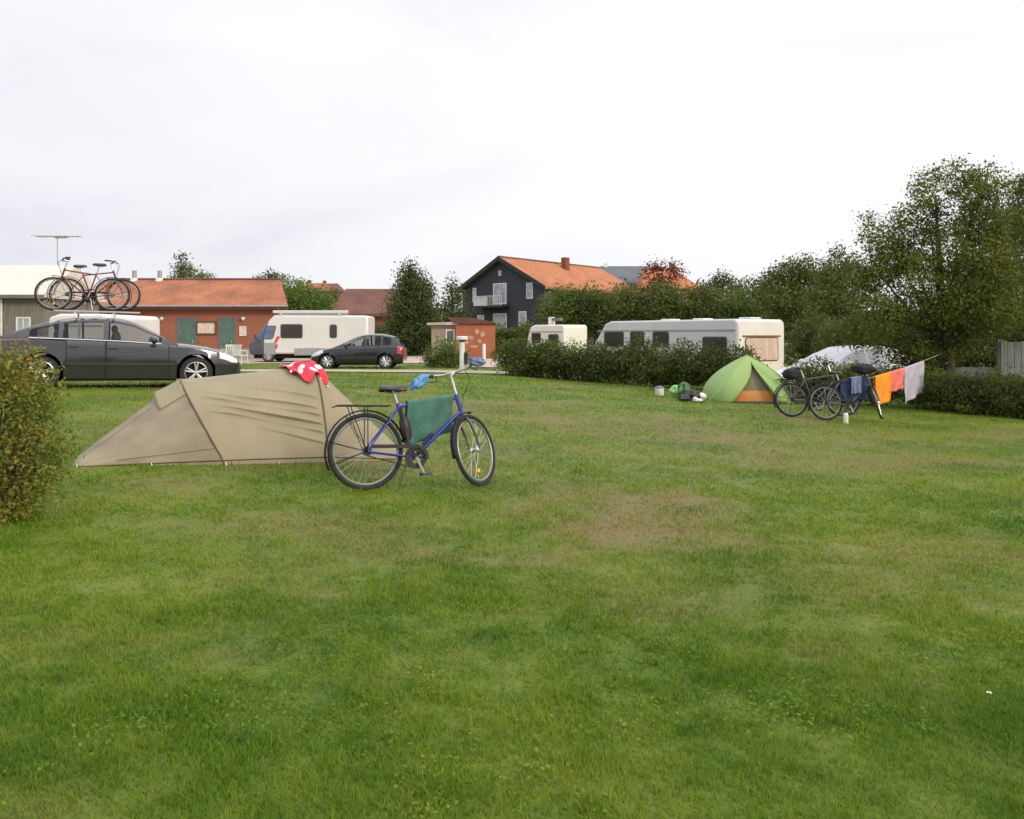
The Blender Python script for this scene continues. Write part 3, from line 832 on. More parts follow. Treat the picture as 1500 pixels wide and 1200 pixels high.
tag(link('distant_trees', leaf_mesh('distant_trees', [(tuple(P(x + random.uniform(-9, 9), 474 + random.uniform(-4, 6), 150 + random.uniform(-8, 8))), (5.2, 4, 2.6), 1) for x in range(-260, 1900, 26)]
                                    + [(tuple(P(x, 486, 146)), (5.2, 3, 1.9), 1) for x in range(-260, 1900, 26)], .5, 1.1, .6, seed=95), 'leaf_conifer'),
    'far line of trees low on the horizon behind everything', 'treeline', kind='stuff')


# ------------------------------------------------------------------ buildings
def opening(root, name, x0, x1, z0, z1, frame, pane, y=0.0, fw=.07, bars=(), hbars=(), proud=.05, label=None, panename='pane'):
    m = MB()
    m.box(x0, x1, y - proud, y + .02, z1 - fw, z1); m.box(x0, x1, y - proud, y + .02, z0, z0 + fw)
    m.box(x0, x0 + fw, y - proud, y + .02, z0 + fw, z1 - fw); m.box(x1 - fw, x1, y - proud, y + .02, z0 + fw, z1 - fw)
    for b in bars:
        c = x0 + (x1 - x0) * b; m.box(c - fw * .35, c + fw * .35, y - proud + .006, y + .015, z0 + fw, z1 - fw)
    for b in hbars:
        c = z0 + (z1 - z0) * b; m.box(x0 + fw, x1 - fw, y - proud + .009, y + .012, c - fw * .35, c + fw * .35)
    f = m.build(name, frame, root, fix=False)
    if label: f['label'] = label
    MB().box(x0 + fw, x1 - fw, y - .02, y + .01, z0 + fw, z1 - fw).build(panename, pane, f)
    return f


def hip_roof(x0, x1, y0, y1, ze, zr, xr0, xr1, th=.14):
    ym = (y0 + y1) / 2
    m = MB()
    m.add([(x0, y0, ze), (x1, y0, ze), (x1, y1, ze), (x0, y1, ze), (xr0, ym, zr), (xr1, ym, zr),
           (x0, y0, ze - th), (x1, y0, ze - th), (x1, y1, ze - th), (x0, y1, ze - th)],
          [(0, 1, 5, 4), (2, 3, 4, 5), (1, 2, 5), (3, 0, 4), (6, 7, 1, 0), (7, 8, 2, 1), (8, 9, 3, 2), (9, 6, 0, 3), (9, 8, 7, 6)])
    return m


# brick building with orange roof
YB = 47.5; X1 = -13.2; X0 = -24.6
r = thing('brick_building', 'low red brick building with orange tiled roof and green doors', 'building', (X1, YB, 0))
def bx(px): return (px - 750) / FP * YB - X1
def bz(py, Y=YB): return CZ - (py - 490) / FP * Y
MB().prism([(X0 - X1, 0), (0, 0), (-2.6, 7), (X0 - X1, 7)], -.2, 3.0, 'xy').prism([(-.03, 0.01), (-1.35, 3.5), (-2.6, 6.99), (-2.9, 6.9), (-1.6, 3.5), (-.3, .1)], 2.95, 3.12, 'xy').build('wall', 'brick_orange', r)
MB().box(X0 - X1, 0.03, -.03, .001, -.2, .62).build('plinth', 'plinth', r)
m = MB(); rt = [(-12, -.45, 3.14), (.32, -.45, 3.14), (-1.2, 3.5, 4.86), (-12, 3.5, 4.86), (-2.75, 7.45, 3.14), (-12, 7.45, 3.14)]
m.add(rt + [(a_, b_, c_ - .16) for a_, b_, c_ in rt], [(0, 1, 2, 3), (3, 2, 4, 5), (7, 6, 9, 8), (8, 9, 11, 10), (1, 0, 6, 7), (2, 1, 7, 8), (4, 2, 8, 10), (5, 4, 10, 11), (0, 3, 9, 6), (3, 5, 11, 9)])
rf = m.build('roof', 'tile_orange', r)
MB().add([(-.12, .02, 2.9), (-2.62, 6.98, 2.9), (-1.36, 3.5, 4.68)] + [(-.32, .02, 2.9), (-2.82, 6.98, 2.9), (-1.56, 3.5, 4.68)], [(0, 1, 2), (5, 4, 3), (0, 2, 5, 3), (2, 1, 4, 5), (1, 0, 3, 4)]).build('gable', 'brick_orange', r)
MB().box(-12.0, .34, -.47, -.40, 2.90, 3.13).build('fascia', 'trim_brown', r)
MB().tube([(-12, -.53, 3.07), (.34, -.53, 3.07)], .06, 8).tube([(-.25, -.53, 3.05), (-.25, -.06, 2.7), (-.25, -.06, .1)], .04, 6).build('gutter', 'metal_dull', r)
MB().tube([(-12, 3.5, 4.87), (-1.2, 3.5, 4.87)], .09, 8).build('ridge', 'tile_brown', rf)
for px in (197, 234):
    x = (px - 750) / FP * 51 - X1
    v = MB().lathe([(.0, 5.42), (.13, 5.42), (.13, 4.7)], 10, 'z', (x, 3.5, 0)).build('roof_vent', 'metal_dull', r, smooth=True)
    MB().lathe([(.22, 4.95), (.26, 4.72)], 10, 'z', (x, 3.45, 0)).build('collar', 'trim_white', v, smooth=True)
opening(r, 'window', bx(193), bx(222), .62, bz(466), 'trim_green', 'pane', bars=(.5,))
for p0, p1, lab in ((259, 288, None), (320, 345, None)):
    d = opening(r, 'door', bx(p0), bx(p1), .02, bz(465), 'trim_grey', 'door_green', hbars=(.38, .72), panename='leaf')
    MB().tube([(bx(p1) - .2, -.09, .95), (bx(p1) - .2, -.09, 1.12)], .02, 6).build('handle', 'alloy', d)
nb = opening(r, 'notice_board', bx(288), bx(317), bz(490), bz(471), 'trim_brown', 'board_paper', proud=.09, fw=.06, panename='paper', label='pale notice board between the two doors')
opening(r, 'notice', bx(351), bx(361), bz(492), bz(478), 'trim_white', 'board_paper', fw=.04, panename='paper', label='small pale notice right of the right hand door')
for px in (238, 357):
    lp = MB().lathe([(0, .09), (.1, .09), (.12, .0), (.06, -.1), (0, -.1)], 10, 'z', (bx(px), -.12, bz(467))).build('wall_lamp', 'post_white', r, smooth=True)
    MB().box(bx(px) - .03, bx(px) + .03, -.1, 0, bz(467) + .06, bz(467) + .1).build('bracket', 'metal_dull', lp)
# the left building and its aerial
r = thing('wooden_barn', 'grey weathered wooden barn with pale sheet metal roof at the left edge', 'building', (-22.9, 40, 0))
MB().box(-14, 0, 0, 5.4, -.2, 3.3).build('wall', 'wood_grey', r)
hip_roof(-14.3, .25, -.4, 5.8, 3.38, 5.05, -14.3, .25).build('roof', 'metal_sheet', r)
MB().box(-14.3, .27, -.44, -.36, 3.2, 3.37).build('fascia', 'trim_grey', r)
MB().tube([(-2.0, -.06, 3.2), (-2.0, -.06, 0)], .05, 8).build('downpipe', 'trim_white', r)
opening(r, 'window', -1.3, -.6, 1.4, 2.3, 'trim_white', 'pane_pale', bars=(.5,))
an = thing('tv_aerial', 'thin television aerial on a tall mast above the parked bicycles', 'aerial', P(84, 490, 46) - Vector((0, 0, CZ)))
MB().tube([(0, 0, 0), (0, 0, 7.0)], .022, 6).build('mast', 'metal_dull', an)
ab = MB().tube([(-1.2, 0, 6.95), (1.35, 0, 6.95)], .022, 6).build('boom', 'metal_dull', an)
m = MB()
for k in range(11):
    x = -1.15 + .24 * k; h = .12 + .015 * (11 - k)
    m.tube([(x, -h * 2, 6.95), (x, h * 2, 6.95)], .014, 4)
m.box(-.12, .5, -.12, .12, 6.86, 6.93)
m.build('elements', 'metal_dull', ab)
# brown roofed brick building
r = thing('brick_outbuilding', 'dark red brick outbuilding with brown roof left of the broad cone tree', 'building', ((484 - 750) / FP * 66, 66, 0), (0, 0, R(5)))
MB().box(0, 4.9, 0, 6, -.2, 3.0).build('wall', 'brick_dark', r)
hip_roof(-.3, 5.1, -.5, 6.5, 3.1, 5.3, .9, 5.1).build('roof', 'tile_brown', r)
MB().box(-.3, 5.1, -.53, -.46, 2.9, 3.09).build('fascia', 'trim_brown', r)
opening(r, 'window', 1.2, 2.2, 1.2, 2.3, 'trim_white', 'pane', bars=(.5,))
opening(r, 'door', 3.2, 4.2, .02, 2.1, 'trim_grey', 'wood_dark', panename='leaf')
# far small houses
for i, (px, Y, lab, wl, rm) in enumerate([(452, 128, 'distant white house with orange roof above the bright green tree', 5.0, 'tile_orange'), (474, 135, 'distant brown roofed house right of the far white house', 4.6, 'tile_brown')]):
    r = thing('far_house', lab, 'house', ((px - 750) / FP * Y - wl / 2, Y, 0))
    zt = CZ + (490 - 427) / FP * Y
    MB().box(0, wl, 0, 6, -.2, zt).build('wall', 'plaster_beige' if i == 0 else 'brick_dark', r)
    rf = hip_roof(-.3, wl + .3, -.4, 6.4, zt + .1, zt + 1.5, .6, wl - .6).build('roof', rm, r)
    MB().box(wl * .3, wl * .3 + .5, 3.4, 3.9, zt + .8, zt + 2.0).build('chimney', 'brick_dark', rf)
    for a in (.18, .6):
        opening(r, 'window', wl * a, wl * a + .9, zt - 1.6, zt - .4, 'trim_white', 'pane')
# shed
YS = 50
r = thing('brick_shed', 'small brick and plaster shed with low flat roof beside the white lamp post', 'shed', ((632 - 750) / FP * YS, YS, 0))
def sx_(px): return (px - 632) / FP * YS
MB().box(0, sx_(668), 0, 3.2, -.2, 2.0).build('plaster_wall', 'plaster_beige', r)
MB().box(sx_(668) + .003, sx_(724), -.25, 3.0, -.2, 2.08).build('wall', 'brick_shed', r)
MB().prism([(-.25, 2.02), (sx_(671), 2.02), (sx_(671), 2.22), (-.25, 2.16)], -.35, 3.4).build('roof', 'plinth', r)
MB().prism([(sx_(668) - .05, 2.09), (sx_(727), 2.09), (sx_(724), 2.2), (sx_(690), 2.46), (sx_(655), 2.5)], -.4, 3.2).build('brick_roof', 'tile_brown', r)
opening(r, 'window', sx_(653), sx_(666), .9, 1.75, 'trim_white', 'pane')
for k, (px, z, w_, h) in enumerate([(690, 1.25, .32, .3), (699, 1.62, .3, .34), (707, 1.5, .34, .44), (703, 1.05, .26, .3), (684, .95, .3, .22), (695, .7, .5, .2)]):
    m = MB(); rd = random.Random(k)
    m.prism([(sx_(px) + w_ * .5 * math.cos(q) * rd.uniform(.7, 1.1), z + h * .5 * math.sin(q) * rd.uniform(.7, 1.1)) for q in [k2 * math.pi / 5 for k2 in range(10)]], -.262 - .002 * k, -.245)
    m.build('plaster_patch', 'plaster_worn', r)
# white marker post in front of the shed and power pedestal at the path
r = thing('marker_post', 'short white post on the gravel below the brick shed', 'post', onground(709, 44))
MB().lathe([(0, .95), (.07, .93), (.09, .85), (.09, 0)], 10, 'z').build('pole', 'post_white', r, smooth=True)
MB().lathe([(.2, .12), (.22, 0)], 10, 'z').lathe([(0, .12), (.2, .12)], 10, 'z').build('base', 'plinth', r)
r = thing('lamp_post', 'short white lamp post with flat white cap beside the path', 'lamp', onground(677, 31.3) - Vector((0, 0, .02)))
MB().lathe([(.10, 1.22), (.10, .10), (.13, .08), (.13, 0)], 14, 'z').build('pole', 'post_white', r, smooth=True)
MB().lathe([(0, 1.42), (.20, 1.41), (.225, 1.38), (.225, 1.30), (.20, 1.27), (0, 1.27)], 18, 'z').build('cap', 'post_white', r, smooth=True)
MB().lathe([(.12, 1.272), (.12, 1.2)], 14, 'z').build('collar', 'black_plastic', r, smooth=True)
MB().box(.096, .20, -.10, .12, .35, .8).build('socket_box', 'black_plastic', r)

# the dark house
ang = R(-40); WG, LG, EV, RG = 10.7, 17.0, 6.05, 8.9
r = thing('gabled_house', 'dark timber house with orange tiled roof and white gable windows', 'house', (-5.15, 84.9, 0), (0, 0, ang))
MB().prism([(0, -.3), (WG, -.3), (WG, EV), (WG / 2, RG), (0, EV)], 0, LG).build('wall', 'wood_dark', r)
sl = (RG - EV) / (WG / 2); ov = .55; th = .22
m1 = MB(); m1.prism([(WG / 2, RG + .02), (WG + ov, EV - sl * ov + .02), (WG + ov, EV - sl * ov + .02 + th), (WG / 2, RG + th + .02)], -.5, LG + .4)
m1.prism([(-ov, EV - sl * ov + .02), (WG / 2 - .002, RG + .02), (WG / 2 - .002, RG + th + .02), (-ov, EV - sl * ov + .02 + th)], -.5, LG + .4)
rf = m1.build('roof', 'tile_bright', r)
m1 = MB()
for s in (0, 1):
    a = [(WG / 2, RG - .12), (WG + ov, EV - sl * ov - .12), (WG + ov, EV - sl * ov + .30), (WG / 2, RG + .30)]
    if s: a = [(WG - x, z) for x, z in a]
    m1.prism(a, -.56 - .003 * s, -.502)
m1.build('barge_board', 'black_plastic', r)
MB().box(WG / 2 + 1.0, WG / 2 + 1.6, 8.6, 9.3, RG - .7, RG + .75).build('chimney', 'brick_dark', rf)
MB().tube([(WG / 2, -.5, RG + .25), (WG / 2, LG + .4, RG + .25)], .12, 6).build('ridge', 'tile_brown', rf)
opening(r, 'window', WG * .14, WG * .185, 4.75, 6.2, 'trim_white', 'pane_pale', fw=.09)
opening(r, 'window', WG * .80, WG * .875, 4.9, 6.45, 'trim_white', 'pane_pale', fw=.09, hbars=(.5,))
opening(r, 'window', WG * .465, WG * .50, 7.3, 7.8, 'trim_white', 'pane_pale', fw=.06)
opening(r, 'balcony_door', WG * .40, WG * .565, 4.45, 6.55, 'trim_white', 'pane_pale', fw=.11, bars=(.5,))
opening(r, 'window', WG * .20, WG * .285, 2.35, 3.4, 'trim_white', 'pane_pale', fw=.09)
opening(r, 'door', WG * .40, WG * .565, 1.5, 3.55, 'trim_white', 'pane_pale', fw=.11, bars=(.5,), panename='leaf')
opening(r, 'window', WG * .71, WG * .80, 2.0, 3.7, 'trim_white', 'pane_pale', fw=.09, hbars=(.5,))
b = MB().box(WG * .26, WG * .60, -1.3, -.003, 4.1, 4.28).build('balcony', 'black_plastic', r)
m = MB()
for k in range(17):
    x = WG * .26 + (WG * .34) * k / 16; m.box(x - .02, x + .02, -1.28, -1.24, 4.28, 5.2)
m.box(WG * .26, WG * .60, -1.30, -1.22, 5.2, 5.27)
m.box(WG * .26, WG * .42, -1.235, -1.225, 4.3, 5.18)
m.build('railing', 'trim_white', b)
# two further houses
Y = 102
r = thing('slate_house', 'distant house with grey slate roof behind the orange roof', 'house', ((884 - 750) / FP * Y, Y, 0))
zt = bz(417, Y); zr = bz(390, Y + 4)
MB().box(.4, 7.6, 0, 8, -.2, zt).build('wall', 'plaster_beige', r)
rf = hip_roof(0, 8, -.5, 8.5, zt + .1, zr, 0, 8).build('roof', 'slate_grey', r)
MB().box(.5, 1.0, 3.7, 4.2, zr - .5, zr + .35).build('chimney', 'trim_white', rf)
opening(r, 'window', 5, 6, zt - 1.6, zt - .4, 'trim_white', 'pane')
Y = 96
r = thing('hipped_house', 'distant house with orange hipped roof behind the copper leaved tree', 'house', ((938 - 750) / FP * Y, Y, 0))
zt = bz(423, Y); zr = bz(394, Y + 4)
MB().box(.4, 6.6, 0, 8, -.2, zt).build('wall', 'brick_orange', r)
rf = hip_roof(0, 7.1, -.4, 8.4, zt + .1, zr, 1.2, 4.6).build('roof', 'tile_bright', r)
MB().box(4.2, 4.8, 3.8, 4.4, zr - .4, zr + .6).build('chimney', 'brick_dark', rf)
opening(r, 'window', 4.5, 5.5, zt - 1.6, zt - .4, 'trim_white', 'pane')
# fences
def plank_fence(name, label, a, b, h, mat, vertical=True, gap=.012, bw=.12):
    a = Vector(a); b = Vector(b); d = b - a; L = d.length
    r = thing(name, label, 'fence', a, (0, 0, math.atan2(d.y, d.x)))
    m = MB(); rd = random.Random(int(L * 100))
    if vertical:
        k = 0; x = 0
        while x < L - bw * .5:
            m.box(x, x + bw - gap, -.012 + rd.uniform(-.004, .004), .012, .06, h + rd.uniform(-.015, .015)); x += bw
    else:
        z = .08
        while z < h:
            m.box(0, L, -.014, .014, z, z + bw - gap); z += bw
    m.build('boards', mat, r, fix=False)
    n = max(2, int(L / 1.8) + 1)
    for i in range(n):
        x = L * i / (n - 1); MB().box(x - .05, x + .05, .018, .118, -.1, h + .05).build('post', mat, r)
    MB().box(0, L, .0185, .05, h * .75, h * .75 + .08).build('rail', mat, r)
    return r
plank_fence('plank_fence', 'low weathered grey board fence behind the tree trunk', onground(1392, 20.6), onground(1462, 20.3), 0.92, 'fence_grey', False, bw=.15)
plank_fence('plank_fence', 'taller weathered grey board fence at the right edge behind the hedge', onground(1466, 20.2), onground(1600, 20), 1.62, 'fence_grey', True, bw=.16)
plank_fence('plank_fence', 'grey timber fence below the brown roofed outbuilding', onground(536, 60), onground(570, 60), 2.2, 'wood_grey')

# ------------------------------------------------------------------ cars
def wheel(root, x, z, y, side, Rw=.33, spokes=5, rim_mat='alloy', wd=.2):
    """car wheel; side = +1 left, -1 right (outward y)"""
    e = bpy.data.objects.new('wheel', None); COL.objects.link(e); e.parent = root; e.location = (x, y, z)
    s = side
    MB().lathe([(Rw * .66, -.09 * s), (Rw * .9, -.1 * s), (Rw, -.07 * s), (Rw * 1.0, .05 * s), (Rw * .93, .09 * s), (Rw * .70, .098 * s), (Rw * .66, .085 * s)], 28).build('tyre', 'rubber', e, smooth=True)
    m = MB().lathe([(Rw * .70, .092 * s), (Rw * .66, .098 * s), (Rw * .60, .07 * s), (Rw * .60, -.08 * s)], 28)
    for k in range(spokes):
        a = 2 * math.pi * k / spokes + .3
        for d in (-.16, .16):
            ca, sa = math.cos(a + d * .5), math.sin(a + d * .5); c2, s2 = math.cos(a + d), math.sin(a + d)
            m.tube([(ca * Rw * .10, .075 * s, sa * Rw * .10), (c2 * Rw * .63, .085 * s, s2 * Rw * .63)], Rw * .062, 6)
    m.lathe([(0, .095 * s), (Rw * .14, .09 * s), (Rw * .17, .06 * s)], 14)
    m.build('rim', rim_mat, e, smooth=True)
    MB().lathe([(0, .03 * s), (Rw * .6, .03 * s)], 20).build('brake_disc', 'under', e)
    return e


def car(name, label, cat, loc, rot, C, group=None):
    root = thing(name, label, cat, loc, rot, group)
    zt = lambda x: lerp_curve(C['top'], x); wc = lambda x: lerp_curve(C['w'], x); zr = lambda x: lerp_curve(C['roof'], x)
    L = C['L']; Rw = C['Rw']; ra = Rw + .045

    def zb(x):
        z = lerp_curve(C['base'], x)
        for h in C['hubs']:
            if abs(x - h) < ra: z = max(z, Rw + math.sqrt(ra * ra - (x - h) ** 2))
        return z

    def sec(x):
        w, b, t_ = wc(x), zb(x), zt(x)
        l2 = min(max(.50, b + .06), t_ - .12); l3 = max(t_ - .17, b + .02 if b > .6 else l2 + .03)
        l3 = min(l3, t_ - .06)
        zz = [b, b + .045 if b < .5 else b + .012, min(max(.50, b + .024), t_ - .10), l3, t_ - .045, t_ - .003, t_ + .022, t_ + .034]
        for i in range(1, 8): zz[i] = max(zz[i], zz[i - 1] + .008)
        return list(zip([w * .86, w * .965, w, w * .992, w * .965, w * .90, w * .6, 0], zz))
    xs = set(np.round(np.linspace(0, L, 60), 4))
    for h in C['hubs']:
        xs |= set(np.round(np.linspace(h - ra, h + ra, 31), 4)); xs |= {round(h - ra - .004, 4), round(h + ra + .004, 4)}
    for k in ('top', 'w'): xs |= {round(p[0], 4) for p in C[k]}
    xs = sorted(x for x in xs if 0 <= x <= L)
    m = MB(); n = 8; vs = []
    for x in xs:
        s = sec(x); vs += [(x, -y, z) for y, z in s] + [(x, y, z) for y, z in s[::-1][1:]]
    k = 15; fs = []
    for i in range(len(xs) - 1):
        for j in range(k - 1): fs.append((i * k + j, i * k + j + 1, (i + 1) * k + j + 1, (i + 1) * k + j))
    fs.append(tuple(range(k))); fs.append(tuple((len(xs) - 1) * k + j for j in range(k - 1, -1, -1)))
    m.add(vs, fs)
    m.build('body', C['paint'], root, smooth=True, sharp=32)

    def bp(x, t_, side):
        s = sec(x); i = min(int(t_), 6); f = t_ - i
        return Vector((x, side * (s[i][0] + (s[i + 1][0] - s[i][0]) * f), s[i][1] + (s[i + 1][1] - s[i][1]) * f))

    def patch(nm, mat, x0, x1, t0, t1, side, off, nu=14, nt=8, parent=root, th=.0):
        def fn(u, v):
            x = x0 + (x1 - x0) * u; t_ = t0 + (t1 - t0) * v
            p = bp(x, t_, side); a = bp(x + .01, t_, side) - bp(x - .01, t_, side)
            b = bp(x, min(t_ + .05, 6.99), side) - bp(x, t_ - .05, side)
            nn = a.cross(b); nn.normalize()
            if nn.y * side < 0: nn = -nn
            return p, nn
        def rim(u, v):
            i, j = round(u * (nu + 1)), round(v * (nt + 1))
            e = i in (0, nu + 1) or j in (0, nt + 1)
            uu, vv = min(1, max(0, (i - 1) / (nu - 1))), min(1, max(0, (j - 1) / (nt - 1)))
            p, nn = fn(uu, vv)
            return p + nn * (-.004 if e else off)
        return MB().grid(nu + 2, nt + 2, rim).build(nm, mat, parent, smooth=True)
    # greenhouse
    g0, g1 = C['roof'][0][0], C['roof'][-1][0]
    gx_ = set(np.round(np.linspace(g0, g1, 50), 4))
    for iv in C['dlo']: gx_ |= {round(iv[0], 4), round(iv[1], 4)}
    for iv in (C['screen'], C['rear']): gx_ |= {round(iv[0], 4), round(iv[1], 4)}
    gx_ = sorted(gx_)
    TT = [0, .10, .90, 1.0, 1.5, 2.0, 2.5, 3.0]

    def gp(x, t_, side):
        h = max(0.004, zr(x) - zt(x)); w = wc(x) * .92
        wr = w - .24 * min(1, h / .45); k_ = min(1, h / .3)
        P4 = [(w, zt(x) - .012), (wr, zt(x) + h - .05 * k_), (wr * .72, zt(x) + h - .008 * k_), (0, zt(x) + h + .012)]
        i = min(int(t_), 2); f = t_ - i
        bulge = .03 * math.sin(math.pi * t_) * k_ if t_ < 1 else 0
        return Vector((x, side * (P4[i][0] + (P4[i + 1][0] - P4[i][0]) * f + bulge), P4[i][1] + (P4[i + 1][1] - P4[i][1]) * f))
    glass = {}; roof = MB()
    for side in (-1, 1):
        for a, b in zip(gx_, gx_[1:]):
            xm = (a + b) / 2
            for t0, t1 in zip(TT, TT[1:]):
                q = [gp(a, t0, side), gp(b, t0, side), gp(b, t1, side), gp(a, t1, side)]
                key = None
                if t1 <= .91 and t0 >= .09:
                    for i, iv in enumerate(C['dlo']):
                        if iv[0] <= xm <= iv[1]: key = ('window', side, i)
                elif t0 >= 1.0:
                    if C['screen'][0] <= xm <= C['screen'][1]: key = ('windscreen', 0, 0)
                    if C['rear'][0] <= xm <= C['rear'][1]: key = ('rear_window', 0, 0)
                (glass.setdefault(key, MB()) if key else roof).add(q, [(0, 1, 2, 3)])
    roof.build('roof', C['paint'], root, smooth=True)
    for key, gm in glass.items():
        gm.build(key[0], C['glass'], root, smooth=True)
    for side in (-1, 1):
        for (a, b) in C['doors']:
            d = patch('door', C['paint'], a, b, 1.05, 4.75, side, .008)
            sp_ = [bp(a, 1.05 + 3.7 * k / 12, side) for k in range(13)] + [bp(a + (b - a) * k / 8, 4.75, side) for k in range(1, 9)] + [bp(b, 4.75 - 3.7 * k / 12, side) for k in range(1, 13)] + [bp(b - (b - a) * k / 8, 1.05, side) for k in range(1, 8)]
            MB().tube([p + Vector((0, side * .004, 0)) for p in sp_], .0075, 5, closed=True).build('seal_or_gap', 'under', d)  # black tube painted in for the shade of the door gap
            hx = a + .12
            hz = zt(hx) - .13
            MB().tube([(hx - .07, side * (wc(hx) + .012), hz), (hx - .05, side * (wc(hx) + .035), hz), (hx + .06, side * (wc(hx) + .035), hz), (hx + .08, side * (wc(hx) + .012), hz)], .014, 6).build('handle', C.get('trim', C['paint']), d)
        patch('headlight', 'lamp_clear', C['hl'][0], C['hl'][1], C['hl'][2], C['hl'][3], side, .008)
        patch('tail_light', 'lamp_red', C['tl'][0], C['tl'][1], C['tl'][2], C['tl'][3], side, .008)
        mx_ = C['mirror']; mw = wc(mx_)
        MB().blob((mx_, side * (mw + .06), zt(mx_) + .07), (.07, .11, .075), 12, 8).build('mirror', C['paint'], root, smooth=True)
        for h in C['hubs']:
            wheel(root, h, Rw, side * (wc(h) - .115), side, Rw, C.get('spokes', 5))
        if C.get('chrome'):
            a, b = C['dlo'][0][0], C['dlo'][-1][1]
            MB().tube([gp(a + (b - a) * i / 24, .05, side) + Vector((0, side * .006, 0)) for i in range(25)], .012, 5).build('chrome_strip', 'chrome', root, smooth=True)
        h0, h1 = C['hubs']
        patch('sill', 'black_plastic', h0 + ra + .05, h1 - ra - .05, .6, 1.0, side, .012)
        patch('lower_grille', 'black_plastic', L - .42, L - .03, .4, 1.3, side, .008)
        patch('side_strip', 'black_plastic', h0 + ra + .03, h1 - ra - .03, 2.0, 2.14, side, .014)
    h0, h1 = C['hubs']
    m = MB().box(h0 + ra, h1 - ra, -.74, .74, .17, .5).box(.15, L - .2, -.52, .52, .2, .55)
    m.build('underbody', 'under', root)
    for y in (-.38, .38):
        for x in C['seats']:
            MB().blob((x, y, zt(x) + .06), (.09, .24, .16), 10, 6).blob((x - .03, y, zt(x) + .25), (.06, .13, .09), 10, 6).build('seat', 'seat_cloth', root, smooth=True)
    MB().box(.06, .16, -.26, .26, .62, .73).build('number_plate', 'trim_white', root)
    return root


MOND = dict(L=4.78, Rw=.335, paint='car_grey', glass='car_glass', hubs=(1.0, 3.84), spokes=5, chrome=True,
            top=[(0, .62), (.03, .84), (.10, .95), (.3, 1.0), (.7, 1.02), (1.3, 1.0), (2.6, .955), (3.3, .925), (3.7, .90), (4.1, .84), (4.45, .745), (4.66, .64), (4.75, .56), (4.78, .50)],
            roof=[(.14, .98), (.35, 1.08), (.75, 1.25), (1.2, 1.385), (1.6, 1.445), (2.0, 1.46), (2.35, 1.445), (2.65, 1.37), (3.0, 1.195), (3.25, 1.055), (3.48, .925)],
            w=[(0, .66), (.05, .76), (.2, .85), (.5, .90), (1.0, .925), (2.4, .93), (3.8, .92), (4.25, .87), (4.5, .79), (4.68, .66), (4.78, .48)],
            base=[(0, .34), (.3, .27), (.6, .22), (1.5, .17), (3.4, .17), (4.3, .20), (4.78, .23)],
            dlo=[(.78, 1.28), (1.36, 1.62), (1.66, 2.08), (2.17, 3.16)], screen=(2.5, 3.44), rear=(.22, 1.1), doors=[(1.43, 2.12), (2.145, 3.30)],
            hl=(4.30, 4.68, 3.2, 4.6), tl=(.05, .32, 2.6, 4.4), mirror=3.02, seats=(1.25, 2.3))
HATCH = dict(L=3.95, Rw=.31, paint='car_black', glass='car_glass', hubs=(.72, 3.17), spokes=7,
             top=[(0, .60), (.03, .85), (.12, .96), (.4, .98), (1.5, .95), (2.5, .92), (2.9, .90), (3.4, .80), (3.7, .70), (3.88, .58), (3.95, .48)],
             roof=[(.08, .98), (.25, 1.22), (.45, 1.39), (.9, 1.47), (1.4, 1.48), (1.8, 1.43), (2.2, 1.27), (2.6, 1.06), (2.9, .90)],
             w=[(0, .68), (.06, .76), (.25, .82), (.7, .85), (2, .86), (3.2, .84), (3.6, .76), (3.85, .6), (3.95, .42)],
             base=[(0, .32), (.3, .24), (1.2, .2), (2.8, .2), (3.95, .24)],
             dlo=[(.50, .85), (.93, 1.52), (1.6, 2.45)], screen=(1.85, 2.86), rear=(.10, .42), doors=[(1.06, 1.56), (1.585, 2.65)],
             hl=(3.35, 3.86, 3.0, 4.6), tl=(.03, .22, 2.5, 4.7), mirror=2.38, seats=(.95, 1.7))
WAGON = dict(HATCH, L=4.3, paint='car_white', glass='car_glass_sky', hubs=(.8, 3.4), spokes=6,
             top=[(0, .60), (.03, .85), (.12, .96), (.4, .98), (1.5, .95), (2.6, .92), (3.1, .90), (3.7, .80), (4.0, .70), (4.22, .58), (4.3, .48)],
             roof=[(.08, .98), (.3, 1.25), (.5, 1.39), (.9, 1.45), (1.7, 1.46), (2.1, 1.42), (2.5, 1.27), (2.85, 1.06), (3.1, .90)],
             w=[(0, .68), (.06, .76), (.25, .82), (.7, .86), (2, .87), (3.4, .85), (3.9, .76), (4.2, .6), (4.3, .42)],
             dlo=[(.45, .95), (1.03, 1.75), (1.83, 2.7)], screen=(2.1, 3.05), rear=(.10, .48), doors=[(1.15, 1.79), (1.82, 2.9)],
             hl=(3.7, 4.2, 3.0, 4.6), mirror=2.62, seats=(1.1, 1.95))

yaw = R(25)
tail = Vector((-10.5, 16.4, 0))
hd = Vector((math.cos(yaw), math.sin(yaw), 0))
ra_, rb_ = tail + hd * 1.0, tail + hd * 3.84
za, zb_ = tz(ra_.x + .34, ra_.y - .72), tz(rb_.x + .34, rb_.y - .72)
pit = -math.atan2(zb_ - za, 2.84)
CARZ = (za + zb_) / 2 + math.sin(pit) * 2.42 - .015
ford = car('parked_car', 'dark grey five door car with two bicycles on its roof', 'car', (tail.x, tail.y, CARZ), (0, pit, yaw), MOND)
for x in (1.55, 2.25):
    b = MB().tube([(x, -.66, 1.43), (x, -.64, 1.52), (x, -.5, 1.55), (x, .5, 1.55), (x, .64, 1.52), (x, .66, 1.43)], .02, 6).build('roof_bar', 'alloy', ford, smooth=True)
for y in (-.30, .22):
    MB().box(1.15, 2.75, y - .03, y + .03, 1.572, 1.592).build('bike_rail', 'alloy', ford)
